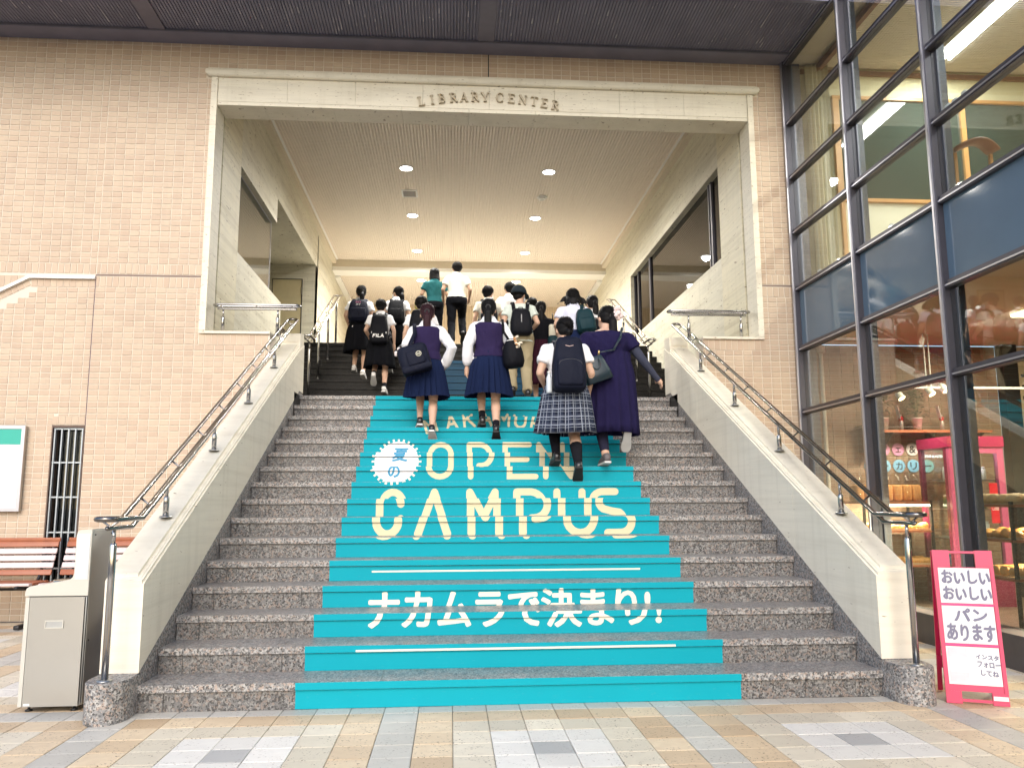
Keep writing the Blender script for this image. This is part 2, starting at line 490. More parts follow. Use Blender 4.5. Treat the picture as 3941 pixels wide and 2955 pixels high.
# ================================================================ stairs data
H_, T_, Y0 = .1636, .3301, -4.2322
SXL, SXR = -2.171, 2.594
def stepY(k): return Y0 + (k - 1) * T_ if k <= 16 else 2.708 + (k - 17) * .316
def stepZ(k): return k * H_
NTOP = 26
XL, XR = -3.155, 3.535          # inner side walls

# ---------------------------------------------------------------- ground
g = MB()
g.add([(-150, -220, -.012), (150, -220, -.012), (150, 30, -.012), (-150, 30, -.012)], [(0, 1, 2, 3)])
pav = struct('pavement', g, plain('tile bedding', (.20, .19, .18), .9, var=.1, vs=30))
TP = .21; TQ = .2217
TCOL = {0: tilemat('grey centre tile', (.50, .49, .47), .3), 1: tilemat('white tile', (.79, .755, .69), .35),
        2: tilemat('cream tile', (.71, .63, .49), .6, (.75, .67, .53)), 3: tilemat('ochre tile', (.63, .46, .29), .6, (.72, .58, .40)),
        4: tilemat('grey border tile', (.56, .53, .47), .4)}
def tile_ring(i, j):
    dx = min((i - 4) % 8, (4 - i) % 8); dy = min((j - 4) % 8, (4 - j) % 8); return max(dx, dy)
def tile_mb(x0, x1, y0, y1, z1=0.):
    e = .006; b = .002
    vs = [(x0, y0, z1 - .012), (x1, y0, z1 - .012), (x1, y1, z1 - .012), (x0, y1, z1 - .012),
          (x0, y0, z1 - b), (x1, y0, z1 - b), (x1, y1, z1 - b), (x0, y1, z1 - b),
          (x0 + e, y0 + e, z1), (x1 - e, y0 + e, z1), (x1 - e, y1 - e, z1), (x0 + e, y1 - e, z1)]
    return vs, [(0, 1, 5, 4), (1, 2, 6, 5), (2, 3, 7, 6), (3, 0, 4, 7), (4, 5, 9, 8), (5, 6, 10, 9), (6, 7, 11, 10), (7, 4, 8, 11), (8, 9, 10, 11)]
def in_view(p, mx=.02):
    q = Vector(p) - mw.translation; z = q.dot(fwd)
    if z < .1: return False
    return abs(q.dot(rr) / z) < .6346 + mx and abs(q.dot(uu) / z) < .4758 + mx
tiles = []; rest = {k: MB() for k in range(5)}
J0 = .004
for j in range(-40, 20):
    for i in range(-40, 40):
        # grey column i = 0 lies between x = -.655 and -.445; row j = 0 is the grey row before the stairs
        x0 = -.655 + i * TP; y1 = -4.135 - j * TQ; y0 = y1 - TQ; x1 = x0 + TP
        if j < 0 and y1 > -4.2 and x1 > -2.45 and x0 < 2.85:
            if x0 > -2.3 and x1 < 2.7: continue
            if y0 > -4.2 and x1 > -2.25 and x0 < 2.65: continue
        if x0 > 4.03 or y1 > .0 or y0 < -9 or x0 < -7: continue
        if x1 > 4.02: x1 = 4.02
        if j == 0 and x1 > -2.2 and x0 < 2.62: y1 = -4.208
        c = ((x0 + x1) / 2, (y0 + y1) / 2, 0)
        r = tile_ring(i, j)
        if j == 0: r = 4
        tiles.append((in_view(c), (Vector(c) - mw.translation).length, x0, x1, y0, y1, r))
tiles.sort(key=lambda t: (not t[0], t[1]))
TM = {}
for n, (v, d, x0, x1, y0, y1, r) in enumerate(tiles):
    if n < 290 and v:
        key = (r, round(x1 - x0, 3), round(y1 - y0, 3))
        if key not in TM:
            m = MB(); hx, hy = (x1 - x0) / 2 - J0 / 2, (y1 - y0) / 2 - J0 / 2
            vs, fs = tile_mb(-hx, hx, -hy, hy); m.add(vs, fs); TM[key] = m.mesh('tile'); TM[key].materials.append(TCOL[r])
        o = bpy.data.objects.new('tile', TM[key]); COL.objects.link(o); o.parent = pav
        o.location = ((x0 + x1) / 2, (y0 + y1) / 2, random.uniform(-.0012, .0008)); o.rotation_euler = (random.gauss(0, .002), random.gauss(0, .002), random.gauss(0, .002))
    else:
        vs, fs = tile_mb(x0 + J0 / 2, x1 - J0 / 2, y0 + J0 / 2, y1 - J0 / 2); rest[r].add(vs, fs)
for r in range(5):
    if rest[r].v: part('tile_field', rest[r], TCOL[r], pav, kind='stuff')

# ---------------------------------------------------------------- staircase
stairs = thing('staircase', 'wide granite staircase with turquoise lettered strips climbing through the portal', 'staircase', (.2, Y0, 0))
TXL, TXR = -1.2185, 1.634
core = MB(); coreI = MB()
NOSE = .046; OV = .018
for k in range(1, 17):
    y = stepY(k); z = stepZ(k); yb = stepY(k + 1) if k < 16 else 2.74
    for mb in (core,):
        mb.box(SXL, SXR, y + OV + .02, yb + OV + .02, 0 if k < 3 else z - 2.2 * H_, z - NOSE - .001)
    # tread slabs and riser slabs, each with its own edges
    xs = [SXL, SXL + .155]; q = -1.62 + (.93 if k % 2 else .25)
    while q < SXR - .5: xs.append(q); q += 1.38
    xs += [SXR - .155, SXR]
    for a, b in zip(xs[:-1], xs[1:]):
        mt = MB(); mt.box(a + .0012, b - .0012, y, yb + OV + .018 if k < 16 else 2.74, z - NOSE, z)
        part('tread_slab', mt, GRANT, stairs)
        mr = MB(); mr.box(a + .0015, b - .0015, y + OV, y + OV + .02, z - H_ + .0005, z - NOSE - .004)
        part('riser_slab', mr, GRAN, stairs)
for k in range(17, NTOP + 1):
    y = stepY(k); z = stepZ(k); yb = stepY(k + 1) if k < NTOP else 7.3
    coreI.box(XL, XR, y + OV + .02, yb + OV + .02, z - 2.2 * H_, z - NOSE - .001)
    q = XL + (.62 if k % 2 else 1.2); xs = [XL]
    while q < XR - .4: xs.append(q); q += 1.25
    xs.append(XR)
    for a, b in zip(xs[:-1], xs[1:]):
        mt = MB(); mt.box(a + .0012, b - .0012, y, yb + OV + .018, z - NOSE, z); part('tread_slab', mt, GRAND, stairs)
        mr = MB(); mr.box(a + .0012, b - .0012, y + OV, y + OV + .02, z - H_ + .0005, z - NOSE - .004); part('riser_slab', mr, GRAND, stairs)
part('step_core', core, MORT, stairs); part('inner_step_core', coreI, MORT, stairs)
lm = MB(); lm.box(XL, SXL, .36, 2.74, 2.3, 2.6175); lm.box(SXR, XR, .36, 2.74, 2.3, 2.6175)
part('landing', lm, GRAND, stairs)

# turquoise strips with the lettering sliced step by step
def face_slices(me2, k):
    # the part of a flat design (x, z) that falls on step k: nosing front and riser
    res = MB()
    for z0, z1, yy in ((stepZ(k) - NOSE + .0005, stepZ(k) - .001, stepY(k) - .0042), (stepZ(k) - H_ + .001, stepZ(k) - NOSE - .004, stepY(k) + OV - .0042)):
        bm = bmesh.new(); bm.from_mesh(me2)
        for co, no in (((0, 0, z0), (0, 0, -1)), ((0, 0, z1), (0, 0, 1))):
            gm = bm.verts[:] + bm.edges[:] + bm.faces[:]
            bmesh.ops.bisect_plane(bm, geom=gm, dist=1e-6, plane_co=co, plane_no=no, clear_outer=True)
        if bm.faces:
            bm.verts.index_update()
            res.add([(v.co.x, yy + v.co.y, v.co.z) for v in bm.verts], [tuple(v.index for v in f.verts) for f in bm.faces])
        bm.free()
    return res
strips = {}
for k in range(1, 17):
    mb = MB(); y = stepY(k); z = stepZ(k)
    dx = random.uniform(-.004, .004)
    mb.box(TXL + dx, TXR + dx, y - .0025, y + .001, z - NOSE + .0005, z - .0012)
    mb.box(TXL + dx, TXR + dx, y + OV - .0025, y + OV + .001, z - H_ + .001, z - NOSE - .0045)
    strips[k] = part('vinyl_strip', mb, CYAN, stairs)
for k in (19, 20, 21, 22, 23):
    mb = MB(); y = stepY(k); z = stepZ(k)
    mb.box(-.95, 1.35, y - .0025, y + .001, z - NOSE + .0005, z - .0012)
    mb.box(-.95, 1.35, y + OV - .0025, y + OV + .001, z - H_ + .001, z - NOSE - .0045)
    part('vinyl_strip', mb, CYAN_SHADE, stairs)  # same film as the outer strips, coloured as shaded
def flat(lst, x0, y0, sx, sy, wmul=1., step=.0003):
    # letters in unit boxes placed at x0, y0 (x right, z up)
    return ribbons_mb([([(x0 + u * sx, y0 + v * sy) for u, v in pts], wdt * wmul) for pts, wdt in lst], lambda u, v, d: (u, -d, v), step)
def A2(*a): return arc2d(*a)
LT = {
 'O': [[*A2(.5, .72, .5, .28, 0, 180, 10), *A2(.5, .28, .5, .28, 180, 360, 10)], [(1, .28), (1, .72)]],
 'P': [[(0, 0), (0, 1)], [(0, 1), (.45, 1), *A2(.5, .67, .5, .33, 85, -88, 12), (.42, .34)]],
 'E': [[(1, 1), (0, 1), (0, 0), (1, 0)], [(0, .52), (.78, .52)]],
 'N': [[(0, 0), (0, 1)], [(0, 1), (1, 0)], [(1, 0), (1, 1)]],
 'C': [[(1, .7), *A2(.5, .7, .5, .3, 10, 180, 10), *A2(.5, .3, .5, .3, 180, 350, 10), (1, .34)]],
 'A': [[(0, 0), (.5, 1)], [(.5, 1), (1, 0)]],
 'a': [[(0, 0), (.5, 1)], [(.5, 1), (1, 0)], [(.2, .36), (.8, .36)]],
 'M': [[(0, 0), (0, 1)], [(0, 1), (.5, .38)], [(.5, .38), (1, 1)], [(1, 1), (1, 0)]],
 'U': [[(0, 1), (0, .36), *A2(.5, .34, .5, .34, 180, 360, 10), (1, 1)]],
 'S': [[(.95, 1), (.5, 1), *A2(.42, .76, .40, .24, 95, 235, 8), (.55, .5), *A2(.58, .26, .42, .26, 55, -88, 10), (.1, 0)]],
 'K': [[(0, 0), (0, 1)], [(.9, 1), (.06, .42)], [(.3, .58), (1, 0)]],
 'R': [[(0, 0), (0, 1)], [(0, 1), (.45, 1), *A2(.5, .72, .46, .28, 85, -88, 10), (.06, .44)], [(.5, .42), (1, 0)]],
}
designs = []
def word(defs, wdt, ks):
    for ch, x0, x1, z0, z1 in defs:
        lst = [([(x0 + u * (x1 - x0), z0 + v * (z1 - z0)) for u, v in p], wdt) for p in LT[ch]]
        designs.append(('letter_print', ribbons_mb(lst, lambda u, v, d: (u, -d, v), .0003), LETT, ks))
w2 = .029
word([('O', -.484, -.257, 1.532, 1.905), ('P', -.055, .178, 1.532, 1.905), ('E', .345, .615, 1.532, 1.905), ('N', .72, .985, 1.532, 1.905)], .058, (10, 11, 12))
word([('C', -.915, -.72, .995, 1.372), ('A', -.545, -.285, .995, 1.372), ('M', -.07, .178, .995, 1.372), ('P', .392, .655, .995, 1.372), ('U', .79, 1.04, .995, 1.372), ('S', 1.14, 1.385, .995, 1.372)], .07, (6, 7, 8, 9))
for n_, (ch, xc) in enumerate([('N', -.50), ('a', -.255), ('K', -.045), ('a', .16), ('M', .375), ('U', .575), ('R', .775), ('a', .965)]):
    u = (xc - .235) / .74; zb = 2.235 - .11 * u * u; an = -math.radians(16) * u
    hw, hh = .06, .085
    nak = []
    for p in LT[ch]:
        q = []
        for a, b in p:
            lx, lz = (a - .5) * 2 * hw, (b - .5) * 2 * hh
            q.append((xc + lx * math.cos(an) - lz * math.sin(an), zb + .035 + lx * math.sin(an) + lz * math.cos(an)))
        nak.append((q, .030))
    designs.append(('letter_print', ribbons_mb(nak, lambda u, v, d: (u, -d, v), .0003), LETT, (13, 14, 15)))
def bold(s_, x0, x1, z0, z1, q, d0=0., n=8):
    r_ = MB()
    for i_ in range(n + 1):
        a_ = 2 * math.pi * i_ / n; du, dv = (0, 0) if i_ == n else (q * math.cos(a_), q * math.sin(a_))
        k_ = text_mb(s_, x0 + q, x1 - q, z0 + q, z1 - q, lambda u, v, d: (u + du, d0 - .0001 * i_, v + dv)); r_.add(k_.v, k_.f)
    return r_
jp = bold('ナカムラで決まり!', -.872, 1.297, .372, .618, .0085)
pit_ = (1.297 + .872) / 8.42
for i_ in range(9):      # one print per character
    c_ = MB(); mp_ = {}
    for f_ in jp.f:
        xc_ = sum(jp.v[q][0] for q in f_) / len(f_)
        if min(8, int((xc_ + .872) / pit_)) == i_:
            c_.f.append(tuple(mp_.setdefault(q, len(mp_)) for q in f_))
    c_.v = [jp.v[q] for q in sorted(mp_, key=mp_.get)]
    if c_.f: designs.append(('letter_print', c_, LETB, (3, 4)))
for kk, zc, hh in ((5, .727, .007), (2, .291, .007)):
    m_ = MB(); m_.add([(-.883, 0, zc - hh), (1.298, 0, zc - hh), (1.298, 0, zc + hh), (-.883, 0, zc + hh)], [(0, 1, 2, 3)])
    designs.append(('bar_print', m_, LETB, (kk,)))
bc = (-.832, 1.703); br = .232
m_ = MB(); n_ = 48
m_.add([(bc[0] + br * math.cos(2 * math.pi * i / n_), 0, bc[1] + br * math.sin(2 * math.pi * i / n_)) for i in range(n_)], [tuple(range(n_))])
designs.append(('badge_print', m_, WHITEV, (9, 10, 11, 12)))
m_ = MB()
for i in range(28):
    a = 2 * math.pi * i / 28; ca, sa = math.cos(a), math.sin(a)
    vs = []
    for r_, t_ in ((br - .004, -.011), (br + .03, -.011), (br + .03, .011), (br - .004, .011)):
        vs.append((bc[0] + r_ * ca - t_ * sa, -.0003, bc[1] + r_ * sa + t_ * ca))
    m_.add(vs, [(0, 1, 2, 3)])
designs.append(('badge_teeth', m_, LETB, (9, 10, 11, 12)))
for ch, zc, xc, hh in (('夏', 1.785, -.80, .082), ('の', 1.585, -.835, .062)):
    designs.append(('badge_letter', bold(ch, xc - hh, xc + hh, zc - hh, zc + hh, .005, -.0012, 6), BLUEV, (9, 10, 11, 12)))
for nm, mb, mat_, ks in designs:
    me2 = mb.mesh('design')
    for k in ks:
        s_ = face_slices(me2, k)
        if s_.f: part(nm, s_, mat_, strips[k])

# ---------------------------------------------------------------- ramp walls beside the stairs
SL = H_ / T_
def ramp(sgn, label):
    xi = SXL if sgn < 0 else SXR            # inner face
    X = lambda d: xi + sgn * d              # d = distance outwards
    t = thing('ramp_wall', label, 'wall', (xi + sgn * .12, -3.0, 0), group='ramp walls of the stairs')
    W = .235; yf = -4.228; y1 = .68; y2 = .93
    zl = lambda y: .24 + SL * (y + 4.22)
    zt = lambda y: .774 + SL * (y + 4.228)
    def slab(name, poly, d0, d1, mat_):
        mb = MB(); mb.prism(poly, lambda u, v, d: (X(d), u, v), d0, d1)
        bm = bmesh.new(); me = mb.mesh(name); bm.from_mesh(me); bmesh.ops.recalc_face_normals(bm, faces=bm.faces); bm.to_mesh(me); bm.free()
        m2 = MB(); m2.v = [tuple(v.co) for v in me.vertices]; m2.f = [tuple(p.vertices) for p in me.polygons]; bpy.data.meshes.remove(me)
        return part(name, m2, mat_, t)
    # stringer panels of travertine, jointed along the slope
    ys = [yf, -2.95, -1.7, -.45, y1]
    for a, b in zip(ys[:-1], ys[1:]):
        e = .0018
        slab('stone_panel', [(a + e, zl(a + e)), (b - e, zl(b - e)), (b - e, zt(b - e)), (a + e, zt(a + e))], 0., W, TRAVR)
    slab('stone_panel', [(y1, 2.671), (y2, 2.671), (y2, 3.30), (y1, 3.19)], 0., W, TRAVR)
    # granite skirting under the stringer
    slab('granite_skirting', [(yf - .002, 0), (y2, 0), (y2, 2.667), (y1, 2.667), (yf - .002, zl(yf) - .004)], .004, W - .01, GRANB)
    # stepped cap mouldings
    for d0, d1, za, zb in ((.012, W, 0., .022), (.026, W, .022, .036), (.050, W, .036, .064)):
        slab('cap_moulding', [(yf + za * .9, zt(yf) + za), (y1, zt(y1) + za), (y1, zt(y1) + zb), (yf + za * .9, zt(yf) + zb)], d0, d1, TRAVR)
    # newel block at the top
    slab('newel_block', [(y1, 2.68), (y2, 2.68), (y2, 3.44), (y1 + .02, 3.41), (y1, 3.39)], .008, W + .02, TRAVR)
    slab('newel_cap', [(y1 - .012, 3.30), (y1, 3.30), (y1, 3.39), (y1 - .012, 3.385)], .03, W, TRAVR)
    # rounded granite foot block
    prof = [(-.002, -4.15), (-.002, -4.30)]
    for k in range(9):
        a = math.radians(180 - 180 * k / 8)
        prof.append((.12 + .122 * math.cos(a), -4.36 - .165 * math.sin(a)))
    prof += [(.242, -4.15)]
    mb = MB(); mb.prism(prof, lambda u, v, d: (X(u), v, d), 0, .233)
    bm = bmesh.new(); me = mb.mesh('x'); bm.from_mesh(me); bmesh.ops.recalc_face_normals(bm, faces=bm.faces)
    bmesh.ops.bevel(bm, geom=[e for e in bm.edges if all(v.co.z > .2 for v in e.verts)], offset=.006, segments=2, affect='EDGES')
    bm.to_mesh(me); bm.free()
    m2 = MB(); m2.v = [tuple(v.co) for v in me.vertices]; m2.f = [tuple(p.vertices) for p in me.polygons]; bpy.data.meshes.remove(me)
    smooth_by_angle(part('foot_block', m2, GRANB, t))
    return t
ramp(-1, 'pale stone ramp wall on the side of the stairs next to the steel fountain')
ramp(1, 'pale stone ramp wall on the side of the stairs next to the pink sign')

# ---------------------------------------------------------------- handrails
def rail_unit(t, path, half, tail0=None, tail1=None, post_list=(), drop=.055, rr_=.017, tube_m=CHROME):
    # path: centre line of the double rail; two tubes joined at both ends, a carrier tube below, rungs between
    P = [Vector(p) for p in path]; m = len(P)
    side = Vector((1, 0, 0)) if abs((P[-1] - P[0]).normalized().x) < .8 else Vector((0, 1, 0))
    def end(c, d, flip):
        out = []
        for k in range(1, 6):
            a = math.pi * k / 6
            out.append(c + side * half * math.cos(a) * (1 if not flip else -1) + d * half * math.sin(a))
        return out
    d1 = (P[-1] - P[-2]).normalized(); d0 = (P[0] - P[1]).normalized()
    loop = [p + side * half for p in P] + end(P[-1], d1, False) + [p - side * half for p in reversed(P)] + end(P[0], d0, True)
    mb = MB(); mb.tube(loop, rr_, 8, closed=True); part('grip_loop', mb, tube_m, t, True)
    mb = MB(); mb.limb([p - Vector((0, 0, drop)) for p in P], [rr_ * .9] * m, 8); part('carrier_tube', mb, tube_m, t, True)
    L = sum((P[i + 1] - P[i]).length for i in range(m - 1)); n = max(2, int(L / .62)); acc = 0; i = 0
    pos = []
    for q in range(n + 1):
        s_ = .04 + (L - .08) * q / n; j = 0
        while j < m - 2 and s_ > (P[j + 1] - P[j]).length: s_ -= (P[j + 1] - P[j]).length; j += 1
        pos.append(P[j] + (P[j + 1] - P[j]).normalized() * s_)
    for p in pos:
        mb = MB(); mb.tube([p + side * half, p - Vector((0, 0, drop * .9)), p - side * half], .008, 6); part('rung', mb, CHROME, t, True)
    for top, base in post_list:
        top = Vector(top); base = Vector(base); h = (top - base).length
        mb = MB(); mb.lathe(base, [(.0205, .0), (.0205, h - .11), (.0165, h - .095)], 12); mb.lathe(base, [(.0115, h - .1), (.0115, h)], 10)
        po = part('post', mb, CHROME, t, True)
        mb = MB(); mb.lathe(base, [(.045, 0), (.045, .006), (.022, .014)], 14); part('base_collar', mb, STEEL, po, True)
def ramp_rail(sgn, label):
    xc = (SXL if sgn < 0 else SXR) + sgn * .12
    zt = lambda y: .774 + .064 + SL * (y + 4.228)
    hh = .30
    t = thing('handrail', label, 'handrail', (xc, -3.2, 0), group='handrails of the stairs')
    pts = [(xc, -4.53, zt(-4.12) + hh - .01), (xc, -4.36, zt(-4.12) + hh - .01), (xc, -4.16, zt(-4.14) + hh), (xc, -2.5, zt(-2.5) + hh), (xc, -.9, zt(-.9) + hh), (xc, .62, zt(.62) + hh), (xc, .70, zt(.70) + hh)]
    posts = []
    for y in (-3.55, -2.45, -1.35, -.25): posts.append(((xc, y, zt(y) + hh - .055), (xc, y, zt(y))))
    posts.append(((xc, -4.43, zt(-4.12) + hh - .06), (xc, -4.43, .233)))
    rail_unit(t, pts, .062, post_list=posts, tube_m=TUBE)
ramp_rail(-1, 'polished steel double handrail on the ramp wall by the steel fountain')
ramp_rail(1, 'polished steel double handrail on the ramp wall by the cafe window')
def sill_rail(x0, x1, p0, p1, label):
    t = thing('sill_rail', label, 'handrail', ((x0 + x1) / 2, .17, 3.27), group='short rails on the portal sills')
    rail_unit(t, [(x0, .17, 3.637), (x1, .17, 3.637)], .05, post_list=[((p0, .17, 3.59), (p0, .17, 3.272)), ((p1, .17, 3.59), (p1, .17, 3.272))], drop=.042, rr_=.015)
sill_rail(-3.07, -2.15, -3.01, -2.362, 'short steel rail on the sill at the glass screen side of the portal')
sill_rail(2.50, 3.45, 2.715, 3.389, 'short steel rail on the sill below the dark window of the portal')
def inner_rail(x, label):
    t = thing('handrail', label, 'handrail', (x, 4.2, 2.6), group='handrails of the stairs')
    sl = H_ / .316; z = lambda y: 3.80 + sl * (y - 3.02)
    pts = [(x, 2.70, 3.79), (x, 2.86, 3.79), (x, 3.02, z(3.02)), (x, 4.4, z(4.4)), (x, 5.75, z(5.75)), (x, 5.95, z(5.85))]
    posts = [((x, 2.95, 3.74), (x, 2.95, 2.7811))]
    for k in (20, 23, 26):
        y = stepY(k) + .14; posts.append(((x, y, z(y) - .055), (x, y, stepZ(k))))
    rail_unit(t, pts, .058, post_list=posts)
inner_rail(-2.462, 'steel handrail on the inner steps beside the girl with the dark lettered backpack')
inner_rail(2.885, 'steel handrail on the inner steps behind the woman in the long violet dress')
# ================================================================ brick facade
CO = .068; BW = .1165
def brick_wall(label, rows, excl, lat, x0, x1, yoff, mort_boxes, pos, mat_=None, mortm=None, extra=(), nmax=300):
    mat_ = mat_ or BRICK
    t = thing('brick_wall', label, 'wall', pos)
    mb = MB()
    for b in mort_boxes: mb.box(*b)
    part('mortar_bed', mb, mortm or MORT, t)
    bl = []
    for za, zb, off, pitch in rows:
        k = math.floor((x0 - lat - off) / pitch)
        while True:
            a = lat + off + k * pitch + .005; b = a + pitch - .010; k += 1
            if a > x1: break
            a = max(a, x0 + .002); b = min(b, x1 - .002); c, d = za + .005, zb - .005
            if b - a < .02: continue
            ok = True
            for ex0, ex1, ez0, ez1 in excl:
                if a < ex1 and b > ex0 and c < ez1 and d > ez0:
                    if a >= ex0 - .02 and b <= ex1 + .02:
                        if c >= ez0 - .02 and d <= ez1 + .02: ok = False; break
                        if d > ez1 and c > ez0: c = ez1 + .004
                        elif c < ez0: d = ez0 - .004
                        else: ok = False; break
                    elif a < ex0: b = ex0 - .004
                    else: a = ex1 + .004
                    if b - a < .015 or d - c < .012: ok = False; break
            if ok: bl.append((a, b, c, d))
    vis = [(0 if in_view(((a + b) / 2, yoff, (c + d) / 2), 0.0) else 1, (Vector(((a + b) / 2, yoff, (c + d) / 2)) - mw.translation).length, a, b, c, d) for a, b, c, d in bl]
    vis.sort()
    field = MB(); cache = {}
    e = .0025
    def geo(hx, hz):
        return [(-hx, .02, -hz), (hx, .02, -hz), (hx, .02, hz), (-hx, .02, hz), (-hx, e, -hz), (hx, e, -hz), (hx, e, hz), (-hx, e, hz),
                (-hx + e, 0, -hz + e), (hx - e, 0, -hz + e), (hx - e, 0, hz - e), (-hx + e, 0, hz - e)], \
            [(0, 1, 5, 4), (1, 2, 6, 5), (2, 3, 7, 6), (3, 0, 4, 7), (4, 5, 9, 8), (5, 6, 10, 9), (6, 7, 11, 10), (7, 4, 8, 11), (8, 9, 10, 11)]
    n = 0
    for v, dist, a, b, c, d in vis:
        hx, hz = round((b - a) / 2, 4), round((d - c) / 2, 4); y = yoff + random.uniform(-.0012, .0012)
        if n < nmax and v == 0:
            n += 1; key = (hx, hz)
            if key not in cache:
                m = MB(); m.add(*geo(hx, hz)); cache[key] = m.mesh('brick'); cache[key].materials.append(mat_)
            o = bpy.data.objects.new('brick', cache[key]); COL.objects.link(o); o.parent = t
            o.location = Vector(((a + b) / 2, y, (c + d) / 2)) - Vector(pos); o.rotation_euler = (random.gauss(0, .004), 0, random.gauss(0, .003))
        else:
            vs, fs = geo(hx, hz); cx, cz = (a + b) / 2, (c + d) / 2
            field.add([(cx + p[0], y + p[1], cz + p[2]) for p in vs], fs)
    for m in extra: field.add(m.v, m.f)
    if field.v: part('brick_field', field, mat_, t, kind='stuff')
    return t
lowrows = [(3.797 - (r + 1) * CO, 3.797 - r * CO, 0., BW) for r in range(57)]
uprows = [(4.085 + r * CO, 4.085 + (r + 1) * CO, 0., BW) for r in range(42)]
sold = [(3.797, 3.928, 0., .0728), (3.956, 4.085, 0., .0728)]
rowsB = lowrows + uprows + sold
sillrow = [(3.116, 3.250, .02, .0728)]
def rows_for(lo):
    return rowsB
# left bay beyond the expansion joint
exA = [(-4.81, -4.45, .0, 2.165), (-4.81, -4.45, 2.165, 2.27), (-5.205, -4.44, 3.77, 3.93), (-9, -5.19, 3.45, 3.93), (-9, -4.44, 3.928, 3.957)]
rowsA = lowrows + uprows + [(3.957, 4.085, .03, .0728)]
exA2 = []
for k in range(6): exA2.append((-5.2 - .12 * (k + 1), -5.2 - .12 * k, 3.745 - .066 * (k + 1), 3.93))
exA = [(-4.81, -4.45, .0, 2.27), (-5.2, -4.40, 3.79, 3.928)] + exA2 + [(-9, -5.92, 3.2, 3.93)]
ext = []
for k in range(10):
    x = -4.49 - .0728 * k; m = MB(); m.box(x - .0324, x + .0324, .015, .035, 3.797, 3.888); ext.append(m)
for k in range(5):
    x = -4.785 + .0728 * k; m = MB(); m.box(x - .0324, x + .0324, .015, .035, 2.174, 2.268); ext.append(m)
an = math.atan2(.17, .31)
for k in range(9):
    c = Vector((-5.235 - .0728 * math.cos(an) * k, .025, 3.838 - .0728 * math.sin(an) * k))
    m = MB(); m.obox(c, .0324, .010, .046, Matrix.Rotation(-an, 3, 'Y')); ext.append(m)
for k in range(11):
    x = -5.30 - .0728 * k
    h0 = 3.925 - .0; h1 = max(3.79, 3.91 - max(0, (-5.2 - x)) * .55 + .02)
    if h0 - h1 > .02:
        m = MB(); m.box(x - .0324, x + .0324, .015, .035, h1, h0); ext.append(m)
bwA = brick_wall('tan brick wall bay beyond the dark upright joint, with the bent white ledge across it', rowsA, exA, -4.328 - 1 * BW + .03, -9, -4.456, .015,
    [(-9, -4.812, .021, .3, -.01, 7.0), (-4.812, -4.448, .021, .3, 2.165, 7.0)], (-6.0, 0, 0), extra=ext)
tb = MB(); tb.prism([(-4.452, 3.925), (-5.2, 3.925), (-5.62, 3.695), (-9, 3.69), (-9, 3.655), (-5.61, 3.66), (-5.19, 3.89), (-4.452, 3.89)], lambda u, v, d: (u, d, v), -.022, .02)
part('white_ledge', tb, PLAST, bwA)
# panel between the joints, left half of the portal
exP = [(-3.232, 3.610, 3.255, 6.480), (-3.302, 3.692, 6.470, 6.592), (-2.408, 2.830, -.1, 3.26), (-3.235, -2.40, 3.114, 3.27), (2.82, 3.612, 3.114, 3.27)]
ext = []
for k in range(11):
    x = -3.195 + .0728 * k; m = MB(); m.box(x - .0324, x + .0324, 0, .02, 3.120, 3.246); ext.append(m)
bwB = brick_wall('tan brick wall panel left of the portal, between the two upright joints', rowsB, exP, -4.328, -4.444, .178, 0.,
    [(-4.444, -2.408, .006, .3, -.01, 3.25), (-4.444, -3.2, .006, .3, 3.25, 6.6), (-3.2, .178, .006, .3, 6.48, 6.6), (-4.444, .178, .006, .3, 6.6, 7.0)], (-3.4, 0, 0), extra=ext)
for wl_, xa_, xb_ in ((bwB, -4.444, -3.232),):
    jm = MB(); jm.box(xa_, xb_, .0045, .02, 3.931, 3.954); part('painted_joint_shadow', jm, plain('painted recess shade', (.24, .18, .15), .9), wl_)  # shadow of the recessed joint painted as a dark strip
jm = MB(); jm.box(-4.456, -4.444, .012, .1, 0, 3.95); part('expansion_joint', jm, plain('joint sealant', (.15, .10, .11), .8), bwB)
ext = []
for k in range(11):
    x = 2.868 + .0728 * k; m = MB(); m.box(x - .0324, x + .0324, 0, .02, 3.120, 3.246); ext.append(m)
bwC = brick_wall('tan brick wall panel right of the portal, up against the dark window frame', rowsB, exP, 3.6826, .192, 4.018, 0.,
    [(2.830, 4.022, .006, .3, -.01, 3.25), (3.58, 4.022, .006, .3, 3.25, 6.6), (.192, 3.58, .006, .3, 6.48, 6.6), (.192, 4.022, .006, .3, 6.6, 7.0)], (3.4, 0, 0), extra=ext)
jm = MB(); jm.box(3.612, 4.02, .0045, .02, 3.931, 3.954); part('painted_joint_shadow', jm, plain('painted recess shade b', (.24, .18, .15), .9), bwC)  # dark strip painted for the shade in this recess too
jm = MB(); jm.box(.178, .192, .01, .1, 6.59, 6.93); part('expansion_joint', jm, plain('joint sealant dark', (.05, .05, .05), .8), bwC)

